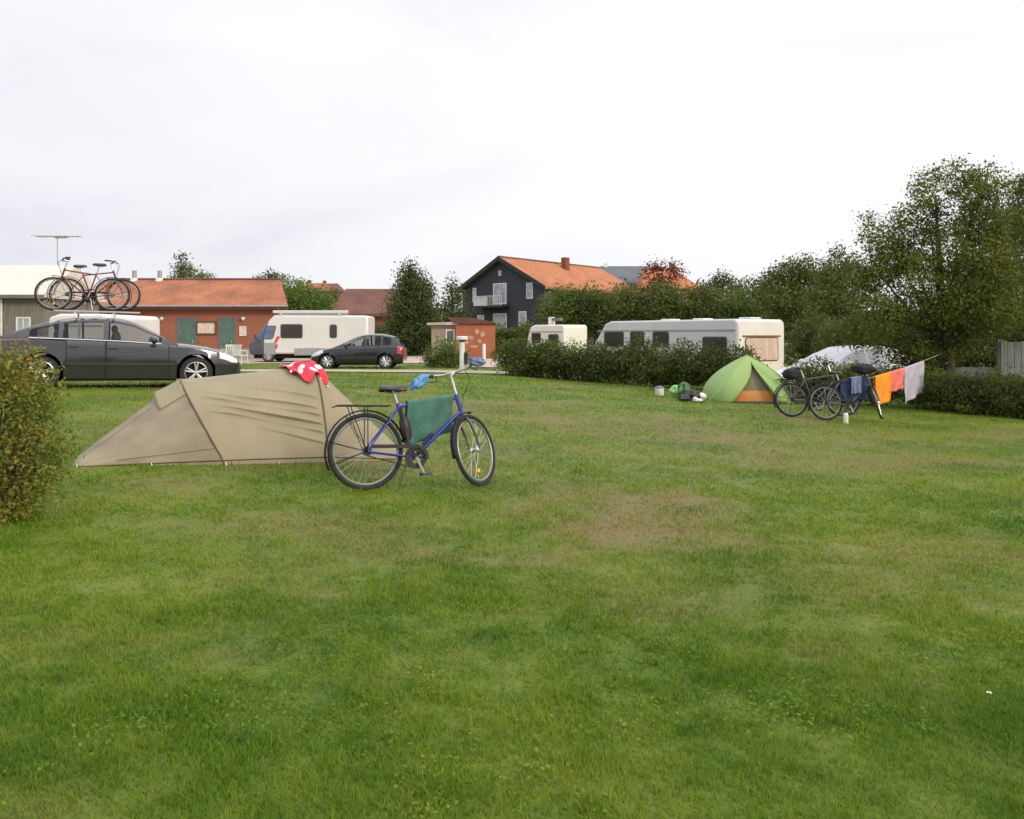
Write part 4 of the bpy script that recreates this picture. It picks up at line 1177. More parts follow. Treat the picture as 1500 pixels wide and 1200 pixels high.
car('parked_car', 'small black hatchback parked beside the motorhome', 'car', onground(592, 34.9) + Vector((0, .3, -.01)), (0, 0, R(180)), HATCH)
car('parked_car', 'white car half hidden behind the shrubs and bicycles', 'car', Vector((11.2, 24.0, tz(9.5, 22.8) - .02)), (0, 0, R(203)), WAGON)


# ------------------------------------------------------------------ motorhome and caravans
def box_body(root, outline, W, mat, bevel=.09, name='body'):
    m = MB(); m.prism(outline, 0, W)
    o = m.build(name, mat, root, smooth=True, sharp=30)
    b = o.modifiers.new('bevel', 'BEVEL'); b.width = bevel; b.segments = 3; b.limit_method = 'ANGLE'; b.angle_limit = R(35)
    return o


def pane_side(root, name, x0, x1, z0, z1, y, mat, frame='van_seal', axis='y', out=-1, slant=0.0):
    """window standing proud of a side (axis y) or an end (axis x) wall; its seal is a sub-part"""
    r_ = .07
    def ring(a0, a1, b0, b1, rad):
        pts = []
        for (ca, cb, st) in ((a1 - rad, b1 - rad, 0), (a0 + rad, b1 - rad, 90), (a0 + rad, b0 + rad, 180), (a1 - rad, b0 + rad, 270)):
            for k in range(4):
                q = R(st + 30 * k); pts.append((ca + rad * math.cos(q) + slant * ((cb + rad * math.sin(q)) - z0), cb + rad * math.sin(q)))
        return pts
    m = MB(); m2 = MB()
    if axis == 'y':
        m.prism(ring(x0, x1, z0, z1, r_), y + out * .022, y - out * .01)
        m2.prism(ring(x0 - .04, x1 + .04, z0 - .04, z1 + .04, r_ + .03), y + out * .012, y - out * .01)
    else:
        m.prism(ring(x0, x1, z0, z1, r_), y + out * .022, y - out * .01, plane='yz')
        m2.prism(ring(x0 - .04, x1 + .04, z0 - .04, z1 + .04, r_ + .03), y + out * .012, y - out * .01, plane='yz')
    p = m.build(name, mat, root)
    m2.build('seal_or_gap', frame, p)
    return p


YM = 42.0; XM = (364 - 750) / FP * YM
r = thing('motorhome', 'white motorhome with slanted windscreen and red mark on its cab side', 'motorhome', (XM, YM, .02))
L = 6.12
box_body(r, [(.75, .42), (.75, 1.15), (.80, 1.45), (1.0, 2.1), (1.30, 2.42), (6.05, 2.40), (L, 2.3), (L, .42)], 2.2, 'van_white', .10)
box_body(r, [(.10, .38), (0, .62), (.05, .98), (.30, 1.12), (.745, 1.2), (.745, .38)], 2.1, 'van_dark', .07, 'bonnet')
m = MB(); m.prism([(.28, 1.13), (.80, 1.95), (.97, 2.0), (.80, 1.45), (.76, 1.18)], .12, 2.05); m.build('windscreen', 'van_screen', r, bevel=.02)
pane_side(r, 'cab_window', .78, 1.22, 1.22, 1.84, 0, 'van_screen', slant=.28)
pane_side(r, 'window', 1.68, 2.74, 1.27, 1.92, 0, 'van_glass')
pane_side(r, 'window', 4.20, 4.50, 1.28, 1.90, 0, 'van_glass')
m = MB(); m.box(2.35, 6.0, -.014, .002, .36, .72); m.box(.78, 1.40, -.012, .002, .40, 1.0); m.build('skirt', 'van_grey', r)
MB().box(2.95, 3.65, -.012, .002, .74, 2.1).build('door', 'van_white', r)
MB().box(1.25, 5.10, -.03, .12, 2.52, 2.66).box(1.6, 1.7, .0, .1, 2.40, 2.53).box(4.6, 4.7, .0, .1, 2.40, 2.53).build('awning_case', 'van_white', r, bevel=.02)
MB().box(1.4, 4.8, .5, 1.7, 2.43, 2.53).build('roof_rack', 'metal_dull', r)
m = MB(); m.prism([(1.32, 1.0), (1.42, .98), (1.62, 1.30), (1.50, 1.36), (1.40, 1.22)], -.012, .0); m.prism([(1.36, .72), (1.45, .70), (1.52, .9), (1.42, .94)], -.012, 0); m.build('decal', 'decal_red', r)
MB().box(.3, .42, -.16, -.02, 1.15, 1.45).build('mirror', 'van_dark', r, bevel=.03)
for x in (1.0, 4.6):
    wheel(r, x, .33, .10, -1, .33, 8, 'rim_grey')
    wheel(r, x, .33, 2.08, 1, .33, 8, 'rim_grey')
MB().box(.2, 5.9, .25, 1.9, .2, .45).build('chassis', 'under', r)


def caravan(name, label, loc, yaw, L, W, H, side_mat, end_mat, side_w, end_w=None, vents=(), nose=.35, group=None, base=.38, curtain=None):
    r = thing(name, label, 'caravan', loc, (0, 0, yaw), group)
    box_body(r, [(.05, base), (0, base + .5), (.06, H * .62), (nose, H - .12), (nose + .35, H), (L - .12, H), (L, H - .12), (L, base)], W, side_mat, .07)
    if end_mat != side_mat:
        m = MB(); m.prism([(.05, base + .03), (W - .05, base + .03), (W - .05, H - .22), (W - .16, H - .1), (.16, H - .1), (.05, H - .22)], L - .02, L + .012, plane='yz')
        m.build('sunlit_end_panel', end_mat, r)  # panel laid over the end to carry the painted sunlight
        xo = L + .012
    else: xo = L
    for (x0, x1, z0, z1, mt) in side_w:
        pane_side(r, 'window', x0, x1, z0, z1, 0, mt)
    if end_w:
        p = pane_side(r, 'window', end_w[0], end_w[1], end_w[2], end_w[3], xo, 'curtain' if curtain else 'van_glass', 'trim_brown' if curtain else 'van_seal', axis='x', out=1)
        MB().box(xo - .002, xo + .03, .25, W - .25, end_w[3] + .06, end_w[3] + .1).build('rain_rail', 'trim_brown' if curtain else 'van_seal', r)
        for y in (.14, W - .14):
            MB().box(xo - .002, xo + .03, y - .07, y + .07, base + .1, base + .32).build('tail_light', 'lamp_red', r, bevel=.01)
    for x in vents:
        v = MB().box(x - .28, x + .28, W * .5 - .28, W * .5 + .28, H - .02, H + .07).build('roof_vent', 'trim_white', r, bevel=.03)
        MB().box(x - .3, x + .3, W * .5 - .3, W * .5 + .3, H - .01, H + .02).build('flange', 'van_grey', v)
    MB().box(.3, L - .1, -.02, .004, H - .42, H - .37).build('awning_rail', 'van_grey', r)
    MB().box(.3, L - .1, -.008, .004, base + .3, base + .42).build('stripe', 'van_grey', r)
    for y, s in ((.06, -1), (W - .06, 1)):
        wheel(r, L * .52, .30, y, s, .30, 6, 'rim_grey', .16)
    MB().box(.1, L - .1, .2, W - .2, .25, base + .02).build('chassis', 'under', r)
    MB().tube([(.1, W * .3, .42), (-1.0, W * .5, .45)], .04, 6).tube([(.1, W * .7, .42), (-1.0, W * .5, .45)], .04, 6).build('drawbar', 'metal_dull', r)
    return r


GC = 'caravans behind the hedge'
aa = R(33.2); ne = Vector((math.sin(aa), -math.cos(aa), 0)); L = 7.9
cor = P(1080, 490, 28.4); org = cor - ne * L
zc = 1.45 + 23 * 28.4 / FP - 2.44
def sxp(px):
    k = (px - 750) / FP
    return (k * org.y - org.x) / (ne.x - k * ne.y)
wz0, wz1 = 1.42, 1.98
caravan('caravan', 'large caravan with end wall tinted as sunlit and curtained rear window', (org.x, org.y, zc), math.atan2(ne.y, ne.x), L, 2.5, 2.44, 'caravan_shaded', 'caravan_cream_sunlit',
        [(sxp(886), sxp(913), wz0, wz1, 'van_glass'), (sxp(924), sxp(943), wz0, wz1, 'van_glass'), (sxp(957), sxp(979), wz0, wz1, 'van_glass'), (sxp(1030), sxp(1064), 1.12, 1.78, 'van_glass')],
        (.42, 2.1, .98, 1.76), vents=(sxp(948), sxp(995), sxp(1063)), nose=.75, group=GC, curtain=True)
aa = R(42); ne = Vector((math.sin(aa), -math.cos(aa), 0)); L = 3.1
cor = P(826, 490, 46); org = cor - ne * L
caravan('caravan', 'smallest cream caravan with one tiny dark window and a roof pipe', (org.x, org.y, 2.0 - 2.2), math.atan2(ne.y, ne.x), L, 1.95, 2.2, 'caravan_cream_sunlit', 'caravan_cream_sunlit',
        [(1.9, 2.65, 1.15, 1.62, 'van_glass'), (.5, 1.2, 1.2, 1.7, 'van_glass')], None, vents=(), group=GC)
o = COL.objects
pp = [x for x in o if x.get('label', '').startswith('smallest cream')][0]
v = MB().box(1.35, 1.62, .5, .77, 2.19, 2.66).build('roof_pipe', 'trim_white', pp)
MB().box(1.62, 2.3, .5, .75, 2.44, 2.60).build('pipe_cap', 'trim_grey', v)
org = onground(-4, 27)
caravan('caravan', 'white caravan end showing behind the bicycles on the car roof', (P(66, 490, 27).x, 27, .03), R(0), 2.0, 4.2, 2.1, 'van_white', 'van_white', [], None, nose=.12)

# ------------------------------------------------------------------ bicycles
def rotmat(p, axis, ang):
    return Matrix.Translation(p) @ Matrix.Rotation(ang, 4, axis) @ Matrix.Translation(-Vector(p))


def bicycle(name, label, loc, yaw, lean, steer, frame_mat, group=None, fine=True, fenders=True, rack=True, saddle_h=.93, bar_h=1.05, rot=None, drop=False):
    root = thing(name, label, 'bicycle', loc, rot or (lean, 0, yaw), group)
    Rw = .345; WB = 1.07; ns = 20 if fine else 16
    fh = Vector((WB, 0, Rw)); rh = Vector((0, 0, Rw)); bb = Vector((.45, 0, .285))
    st = Vector((.29, 0, .78)); hb = Vector((.93, 0, .66)); ht = Vector((.868, 0, .87))
    ax = (ht - hb).normalized(); F = rotmat(hb, ax, steer)
    n = 8 if fine else 6

    def wheel_(c, Mx):
        e = bpy.data.objects.new('wheel', None); COL.objects.link(e); e.parent = root
        N = 40 if fine else 24
        MB().tube([(c.x + (Rw - .02) * math.cos(2 * math.pi * k / N), c.y, c.z + (Rw - .02) * math.sin(2 * math.pi * k / N)) for k in range(N)], .0195, 8, closed=True).build('tyre', 'rubber', e, smooth=True, M_=Mx)
        MB().tube([(c.x + (Rw - .052) * math.cos(2 * math.pi * k / N), c.y, c.z + (Rw - .052) * math.sin(2 * math.pi * k / N)) for k in range(N)], .012, 6, closed=True).build('rim', 'bike_rim', e, smooth=True, M_=Mx)
        m = MB(); K = 28 if fine else 16
        for k in range(K):
            a = 2 * math.pi * k / K; b = a + (.5 if k % 4 < 2 else -.5); s = .03 if k % 2 else -.03
            m.tube([(c.x + .03 * math.cos(b), c.y + s, c.z + .03 * math.sin(b)), (c.x + (Rw - .055) * math.cos(a), c.y, c.z + (Rw - .055) * math.sin(a))], .0016 if fine else .003, 4)
        m.build('spokes', 'alloy', e, M_=Mx)
        MB().lathe([(0, -.055), (.014, -.055), (.03, -.035), (.018, -.02), (.018, .02), (.03, .035), (.014, .055), (0, .055)], 12, 'y', c).build('hub', 'alloy', e, smooth=True, M_=Mx)
        return e
    wr = wheel_(rh, None); wf = wheel_(fh, F)
    wf_refl = MB().box(WB - .02, WB + .02, -.012, .012, .13, .165); wf_refl.build('reflector', 'reflector', wf, M_=F)
    m = MB()
    m.tube([bb, st], .0165, n); m.tube([st - (st - bb) * .06, ht - (ht - hb) * .18], .016, n); m.tube([bb, hb + (ht - hb) * .22], .019, n)
    m.tube([hb, ht], .021, n)
    for s in (-1, 1):
        m.tube([bb + Vector((0, s * .035, 0)), rh + Vector((0, s * .065, 0))], .010, n)
        m.tube([st - (st - bb) * .08 + Vector((0, s * .015, 0)), rh + Vector((0, s * .065, .01))], .009, n)
    m.tube([bb + Vector((0, -.04, 0)), bb + Vector((0, .04, 0))], .024, 10)
    m.build('frame', frame_mat, root, smooth=True)
    m = MB()
    cr = hb - ax * .03
    for s in (-1, 1):
        m.tube([cr + Vector((0, s * .03, 0)), cr + Vector((.01, s * .055, -.03)), fh + Vector((-.045, s * .058, .14)), fh + Vector((0, s * .058, 0))], [.014, .014, .012, .009], n)
    m.tube([cr + Vector((0, -.05, 0)), cr + Vector((0, .05, 0))], .015, n)
    m.build('fork', frame_mat if not fine else 'bike_graphite', root, smooth=True, M_=F)
    sd_ = (st - bb).normalized()
    sp = bb + sd_ * ((saddle_h - .285 - .03) / sd_.z)
    MB().tube([st - sd_ * .05, sp], .0135, 8).build('seat_post', 'alloy', root, smooth=True)
    def sadf(u, v):
        x = sp.x - .135 + .27 * u; w = .078 * (1 - sm(.25, .8, u)) + .021 + .0 * v; a = (v - .5) * math.pi * 1.1
        e = math.sqrt(max(0.0, min(1, (1 - abs(2 * u - 1) ** 6))))
        return Vector((x, float(w) * math.sin(a) * e, saddle_h - .035 + .045 * math.cos(a) * e + .015 * (u - .5) ** 2))
    sad = MB().grid(14, 10, sadf).build('saddle', 'black_satin', root, smooth=True, solid=.008)
    MB().tube([(sp.x - .09, -.02, saddle_h - .045), (sp.x, -.02, saddle_h - .06), (sp.x + .09, -.015, saddle_h - .04)], .004, 5).tube([(sp.x - .09, .02, saddle_h - .045), (sp.x, .02, saddle_h - .06), (sp.x + .09, .015, saddle_h - .04)], .004, 5).build('rails', 'alloy', sad)
    # stem, bar, grips
    s0 = ht; s1 = ht + ax * (bar_h - ht.z - .03) / ax.z; bc = s1 + Vector((.075, 0, .03))
    MB().tube([s0, s1], .0145, 8).tube([s1 - ax * .02, bc], .016, 8).build('stem', 'alloy', root, smooth=True, M_=F)
    if drop:
        pts = [(bc.x + .02, -.21, bc.z), (bc.x, -.2, bc.z), (bc.x, 0, bc.z), (bc.x, .2, bc.z), (bc.x + .02, .21, bc.z)]
    pts = [(bc.x - .11, -.30, bc.z + .015), (bc.x - .05, -.24, bc.z + .015), (bc.x + .005, -.14, bc.z + .005), (bc.x, 0, bc.z), (bc.x + .005, .14, bc.z + .005), (bc.x - .05, .24, bc.z + .015), (bc.x - .11, .30, bc.z + .015)]
    hbar = MB().tube(pts, .0115, 8).build('handlebar', 'bike_graphite' if not fine else 'alloy', root, smooth=True, M_=F)
    for s in (-1, 1):
        MB().tube([(bc.x - .035, s * .22, bc.z + .013), (bc.x - .118, s * .31, bc.z + .015)], .0165, 8).build('grip', 'black_plastic', hbar, smooth=True, M_=F)
        MB().tube([(bc.x - .03, s * .2, bc.z), (bc.x + .03, s * .23, bc.z - .03), (bc.x - .03, s * .28, bc.z - .035)], .006, 5).build('brake_lever', 'black_plastic', hbar, M_=F)
    m = MB()
    m.tube([(bc.x, .12, bc.z), (bc.x + .09, .1, bc.z - .06), (bc.x + .06, .03, bc.z - .22), (.92, .03, .70)], .0035, 5)
    m.tube([(bc.x, -.12, bc.z), (bc.x + .1, -.1, bc.z - .08), (bc.x + .05, -.03, bc.z - .24), (.90, -.03, .74)], .0035, 5)
    m.build('cables', 'black_plastic', hbar, M_=F)
    # crank set
    m = MB().lathe([(.055, -.052), (.105, -.055), (.105, -.048), (.055, -.046)], 24, 'y', bb, closed=True)
    for k in range(5):
        a = 2 * math.pi * k / 5; m.tube([bb + Vector((0, -.05, 0)), bb + Vector((.09 * math.cos(a), -.05, .09 * math.sin(a)))], .009, 5)
    ck = m.build('chain_ring', 'bike_dark', root, smooth=True)
    ca = R(-66)
    for s, a in ((-1, ca), (1, ca + math.pi)):
        e = bb + Vector((.17 * math.cos(a), s * .075, .17 * math.sin(a)))
        c_ = MB().tube([bb + Vector((0, s * .06, 0)), e], [.016, .012], 6).build('crank', 'alloy', root, smooth=True)
        MB().box(e.x - .045, e.x + .045, min(e.y, e.y + s * .09), max(e.y, e.y + s * .09), e.z - .012, e.z + .012).build('pedal', 'black_plastic', c_)
    # chain case
    m = MB()
    q = [(bb.x + .118 * math.cos(R(t_)), bb.z + .118 * math.sin(R(t_))) for t_ in range(-10, 100, 18)] + [(0.03, Rw + .06), (0.03, Rw + .025)] + [(bb.x + .085 * math.cos(R(t_)), bb.z + .085 * math.sin(R(t_))) for t_ in range(98, -12, -18)]
    m.prism(q, -.066, -.060)
    m.tube([(0.0, -.05, Rw + .04), (bb.x, -.05, bb.z + .1)], .005, 5).tube([(0.0, -.05, Rw - .04), (bb.x, -.05, bb.z - .1)], .005, 5)
    m.lathe([(.0, -.056), (.042, -.056), (.042, -.040), (0, -.040)], 14, 'y', rh); m.build('chain_guard', 'bike_dark', root)
    if fenders:
        def fen(c, a0, a1, Mx):
            rr = Rw + .03
            return MB().grid(22, 5, lambda u, v: Vector((c.x + (rr - .012 * (2 * v - 1) ** 2) * math.cos(R(a0 + (a1 - a0) * u)), (v - .5) * .055, c.z + (rr - .012 * (2 * v - 1) ** 2) * math.sin(R(a0 + (a1 - a0) * u))))).build('mudguard', 'bike_dark', root, smooth=True, M_=Mx, solid=.003)
        fen(rh, 12, 205, None); fen(fh, 84, 196, F)
        m = MB()
        for s in (-1, 1):
            for a in (120, 165, 200): m.tube([(0, s * .06, Rw), ((Rw + .028) * math.cos(R(a)), s * .02, Rw + (Rw + .028) * math.sin(R(a)))], .0028, 4)
        m.build('mudguard_stays', 'bike_dark', root)
    if rack:
        m = MB(); z = .755
        for s in (-1, 1):
            m.tube([(.22, s * .05, z), (-.26, s * .06, z), (-.30, s * .05, z - .015)], .0055, 5)
            m.tube([(-.16, s * .06, z), (-.01, s * .07, Rw)], .005, 5); m.tube([(.0, s * .06, z), (.0, s * .07, Rw)], .005, 5)
        for x in (-.27, -.1, .08, .2): m.tube([(x, -.06, z), (x, .06, z)], .005, 5)
        m.build('rack', 'bike_dark', root)
    MB().tube([(.40, .05, .26), (.36, .20, .015)], .009, 6).build('kickstand', 'alloy', root)
    root['_f'] = 0; del root['_f']
    return root, F, bc, pts


def gathered(name, label, cat, c, r, mat, seed=0, group=None, rot=(0, 0, 0), res=26, jit=.16, parent=None):
    """crumpled cloth or soft bag: an ellipsoid pushed in and out by folds"""
    rd = random.Random(seed); ph = [rd.uniform(0, 6.28) for _ in range(6)]
    def fn(u, v):
        t_ = 2 * math.pi * u; p_ = math.pi * v
        k = 1 + jit * math.sin(5 * t_ + ph[0] + 3 * v) * math.sin(p_) + jit * .7 * math.sin(9 * t_ + ph[1] - 5 * v) * math.sin(p_) + jit * .6 * math.sin(6 * p_ + ph[2] + 2 * math.sin(t_ + ph[3])) * math.sin(p_)
        return Vector((r[0] * math.sin(p_) * math.cos(t_) * k, r[1] * math.sin(p_) * math.sin(t_) * k, -r[2] * math.cos(p_)))
    o = MB().grid(res, res // 2 + 3, fn, closed_u=True).build(name, mat, parent, smooth=True, sharp=80)
    o.location = c; o.rotation_euler = rot
    if not parent: tag(o, label, cat, group)
    return o


def drape(name, label, cat, p0, p1, hf, hb_, mat, rip=.02, gap=.025, seed=0, group=None, skew=0.0, shear=0.0, nwav=2.2):
    """cloth hung over the line p0-p1: hf metres down the camera side, hb_ down the other"""
    p0 = Vector(p0); p1 = Vector(p1); d = (p1 - p0); L = d.length
    nrm = Vector((d.y, -d.x, 0)).normalized()
    if nrm.y > 0: nrm = -nrm
    ph = random.Random(seed).uniform(0, 6)
    def fn(u, v):
        s = -hb_ + (hf + hb_) * v
        a = abs(s); fall = max(0, a - .03); side = 1 if s > 0 else -1
        k = min(1, a / .03)
        o = side * (gap * math.sin(k * math.pi / 2))
        w = rip * (0.04 + 1.2 * fall / max(.05, hf)) * math.sin(nwav * 2 * math.pi * u + ph + side) + rip * .5 * min(1, fall * 6) * math.sin(5.3 * nwav * u + ph * 2 + 9 * a)
        p = p0.lerp(p1, u) + Vector((0, 0, .012 * (1 - k) - fall * (1 + skew * (u - .5))))
        p += nrm * (o + (w if fall else 0)) + d.normalized() * shear * fall
        return p
    o = MB().grid(30, 40, fn).build(name, mat, None, smooth=True, sharp=80, solid=.006)
    return tag(o, label, cat, group)


# blue bicycle in front of the tan tent
rc = G(536, 718); fc = G(702, 712)
rc = Vector(((536 - 750) / FP * 7.3, 7.3, 0)); rc.z = tz(rc.x, rc.y)
yawb = R(24)
LEAN = R(-9); PITCH = R(2.4)
blue, FB, BC, BP = bicycle('bicycle', 'blue bicycle standing in front of the tan tent with a green towel on its frame', rc, yawb, LEAN, R(37), 'bike_blue', saddle_h=.93, bar_h=1.09, rot=(LEAN, PITCH, yawb))
bpy.context.view_layer.update()
MW = Matrix.Translation(rc) @ Matrix.Rotation(yawb, 4, 'Z') @ Matrix.Rotation(PITCH, 4, 'Y') @ Matrix.Rotation(LEAN, 4, 'X')
# small black bag and pump on the seat tube belong to the bike
gathered('tool_bag', None, None, (.36, -.02, .56), (.05, .045, .13), 'black_plastic', 3, rot=(0, R(-14), 0), jit=.06, parent=blue)
MB().tube([(.385, -.05, .40), (.31, -.05, .74)], .014, 8).build('pump', 'black_satin', blue, smooth=True)
MB().tube([(.52, -.03, .40), (.62, -.03, .50)], .016, 8).build('lock', 'cloth_navy', blue, smooth=True)
hs = Vector((.30, 0, .765)); he = Vector((.868, 0, .845))
a = MW @ hs.lerp(he, .14) + Vector((0, 0, .014)); b = MW @ hs.lerp(he, .93) + Vector((0, 0, .014))
drape('towel', 'dark green towel draped over the top tube of the blue bicycle', 'towel', a, b, .40, .30, 'towel_green', .026, .03, 4, skew=-.18, shear=-.06, nwav=1.6)
gl = FB @ Vector(BP[6]); gr = FB @ Vector(BP[0])
pl = MW @ gl; pr = MW @ gr
gathered('cloth', 'light blue crumpled cloth hanging from the left handlebar grip of the blue bicycle', 'cloth', pl + Vector((-.02, -.02, -.045)), (.095, .036, .055), 'cloth_blue', 5, rot=(0, R(-34), R(15)), jit=.3, res=40)
gathered('cloth', 'darker blue cloth bunched round the right handlebar grip of the blue bicycle', 'cloth', pr + Vector((.03, 0, -.005)), (.07, .04, .045), 'cloth_denim', 6, rot=(0, R(8), R(15)), jit=.3, res=40)

# two bicycles on the car roof
cs = Matrix.Translation((tail.x, tail.y, CARZ)) @ Matrix.Rotation(yaw, 4, 'Z') @ Matrix.Rotation(pit, 4, 'Y')
GR = 'bicycles carried on the car roof'
q = cs @ Vector((2.22, -.30, 1.59)); bicycle('bicycle', 'maroon bicycle on the car roof with its handlebar toward the back of the car', q, yaw + math.pi, 0, R(4), 'bike_maroon', GR, False, True, False, .98, 1.06)
q = cs @ Vector((1.36, .22, 1.59)); bicycle('bicycle', 'dark red bicycle on the car roof with its handlebar toward the bonnet', q, yaw, 0, R(-12), 'bike_maroon', GR, False, True, False, .96, 1.06)

# two bicycles by the green tent
GP = 'bicycles parked by the green tent'
z1 = onground(1161, 16.4)
bkA, *_ = bicycle('bicycle', 'left dark bicycle leaning beside the green tent with black saddle', z1, R(5), R(-9), R(-15), 'bike_graphite', GP, False, True, True, 1.0, 1.08)
z2 = onground(1211, 15.9)
bkB, FB2, BC2, BP2 = bicycle('bicycle', 'right dark bicycle hung with clothes and front wheel turned', z2, R(4), R(-8), R(58), 'bike_graphite', GP, False, True, True, .95, 1.06)
MB2 = Matrix.Translation(z2) @ Matrix.Rotation(R(4), 4, 'Z') @ Matrix.Rotation(R(-8), 4, 'X')
a = MB2 @ Vector((.30, 0, .77)); b = MB2 @ Vector((.86, 0, .86))
drape('jacket', 'navy blue jacket draped over the frame of the right parked bicycle', 'jacket', a, b, .48, .3, 'cloth_navy', .02, .05, 8, nwav=2)
drape('jeans', 'faded blue cloth folded over the navy jacket on the right parked bicycle', 'cloth', a.lerp(b, .35) + Vector((0, -.03, .02)), a.lerp(b, .72) + Vector((0, -.03, .02)), .34, .1, 'cloth_denim', .015, .08, 9)
gathered('handlebar_bag', 'black soft bag sitting on the handlebar of the right parked bicycle', 'bag', MB2 @ Vector((.80, -.02, 1.0)), (.22, .13, .11), 'cloth_black', 10, jit=.12)
gathered('pannier', 'dark pannier bag on the rear rack of the left parked bicycle', 'bag', onground(1161, 16.4) + Vector((-.02, -.02, .86)), (.18, .12, .12), 'cloth_black', 11, jit=.1)
r = thing('water_bottle', 'white bottle standing on the grass between the parked bicycles', 'bottle', onground(1239, 15.4))
MB().lathe([(0, 0), (.042, 0), (.045, .02), (.045, .17), (.03, .2), (.02, .21)], 14, 'z').build('body', 'white_stuff', r, smooth=True)
MB().lathe([(.024, .205), (.024, .24), (0, .245)], 12, 'z').build('cap', 'black_plastic', r, smooth=True)

# clothes line
ls = P(1262, 557, 16.6); le = P(1381, 517, 20.15)
m = MB(); m.tube([ls.lerp(le, k / 16) + Vector((0, 0, -.05 * math.sin(math.pi * k / 16))) for k in range(17)], .006, 5)
tag(m.build('clothes_line', 'rope'), 'thin line tied between the right parked bicycle and the tree trunk', 'rope')
def onl(px):
    best = min(range(401), key=lambda k: abs((750 + FP * ls.lerp(le, k / 400).x / ls.lerp(le, k / 400).y) - px)); f = best / 400
    return ls.lerp(le, f) + Vector((0, 0, -.05 * math.sin(math.pi * f)))
drape('towel', 'bright orange towel hanging on the line beside the bicycles', 'towel', onl(1281), onl(1304), .64, .4, 'cloth_orange', .012, .02, 12)
drape('shirt', 'coral red shirt hanging between the orange and the lilac towel', 'shirt', onl(1300) + Vector((0, .03, 0)), onl(1323), .46, .3, 'cloth_coral', .03, .03, 13)
drape('towel', 'pale lilac towel hanging on the line nearest the tree trunk', 'towel', onl(1323), onl(1352), .78, .5, 'cloth_lilac', .02, .02, 14, skew=-.15)

# gear on the grass left of the green tent
r = thing('cooking_pot', 'white camping pot with dark lid farthest from the green tent', 'pot', onground(966, 21.5)); r.scale = (.8, .8, .8)
MB().lathe([(0, 0), (.13, 0), (.15, .03), (.15, .24), (.16, .25)], 18, 'z').build('body', 'white_stuff', r, smooth=True)
MB().lathe([(.155, .255), (.12, .30), (.02, .32), (0, .35)], 18, 'z').build('lid', 'cloth_denim', r, smooth=True)
MB().tube([(-.15, 0, .2), (-.32, 0, .2)], .014, 6).build('handle', 'black_plastic', r)
gathered('sack', 'light green stuff sack on the grass beside the white pot', 'bag', onground(990, 20.9) + Vector((0, 0, .17)), (.15, .13, .16), 'sack_lime', 21, jit=.24)
gathered('sack', 'dark green stuff sack standing in the middle of the camping gear', 'bag', onground(1002, 20.4) + Vector((0, 0, .22)), (.15, .14, .22), 'sack_green', 22, jit=.24)
gathered('sack', 'black rucksack next to the left corner of the green tent', 'bag', onground(1013, 20.0) + Vector((0, 0, .13)), (.19, .14, .15), 'sack_dark', 23, jit=.24)
gathered('sack', 'small olive bag in front of the black rucksack', 'bag', onground(1002, 19.7) + Vector((0, 0, .08)), (.13, .10, .085), 'sack_dark', 24, jit=.24)
for i, (px, Y, lab, zz) in enumerate([(1022, 19.55, 'white shoe on the grass at the corner of the green tent', 0), (1026, 20.25, 'pale folded cloth by the left corner of the green tent', .16)]):
    c = onground(px, Y)
    r = thing('shoe' if i == 0 else 'folded_cloth', lab, 'shoe' if i == 0 else 'cloth', c)
    if i == 0:
        MB().blob((0, 0, .055), (.13, .05, .045), 14, 8).blob((-.06, 0, .09), (.06, .045, .05), 12, 8).build('upper', 'white_stuff', r, smooth=True)
        MB().prism([(-.13, -.045), (.08, -.05), (.14, -.02), (.14, .02), (.08, .05), (-.13, .045)], 0, .025, 'xy').build('sole', 'rubber', r)
    else:
        MB().blob((0, 0, .10), (.15, .1, .10), 14, 8, .16, 3).build('fold', 'white_stuff', r, smooth=True)

# ------------------------------------------------------------------ tan tunnel tent
NP = [G(108, 684), G(330, 681), G(482, 677), G(600, 673)]
TPX = [(112, 672), (264, 556), (457, 533), (596, 668)]
HW = [0.75, 1.45, 1.55, 0.8]
ST = []
axis = (NP[2] - NP[0]); axis.z = 0; axis.normalize(); perp = Vector((-axis.y, axis.x, 0))
for i in range(4):
    N = NP[i]; Fr = N + perp * HW[i]; Fr.z = tz(Fr.x, Fr.y)
    T = P(TPX[i][0], TPX[i][1], N.y + HW[i] * .5)
    ST.append((N, T, Fr))


def tent_p(s, th):
    i = min(int(s), 2); f = s - i
    N, T, Fr = [ST[i][k].lerp(ST[i + 1][k], f) for k in range(3)]
    if i == 1: T = T + Vector((0, 0, .006 * math.sin(math.pi * f)))
    if i == 0: T = T + Vector((0, 0, .015 * math.sin(math.pi * f)))
    c = (N + Fr) / 2; H = T - c
    sn = max(0, math.sin(th))
    p = N + (Fr - N) * (1 - math.cos(th)) / 2 + H * sn ** .86
    sag = math.sin(math.pi * f)
    p = p.lerp(c + Vector((0, 0, .3)), .045 * sag * sn)
    return p


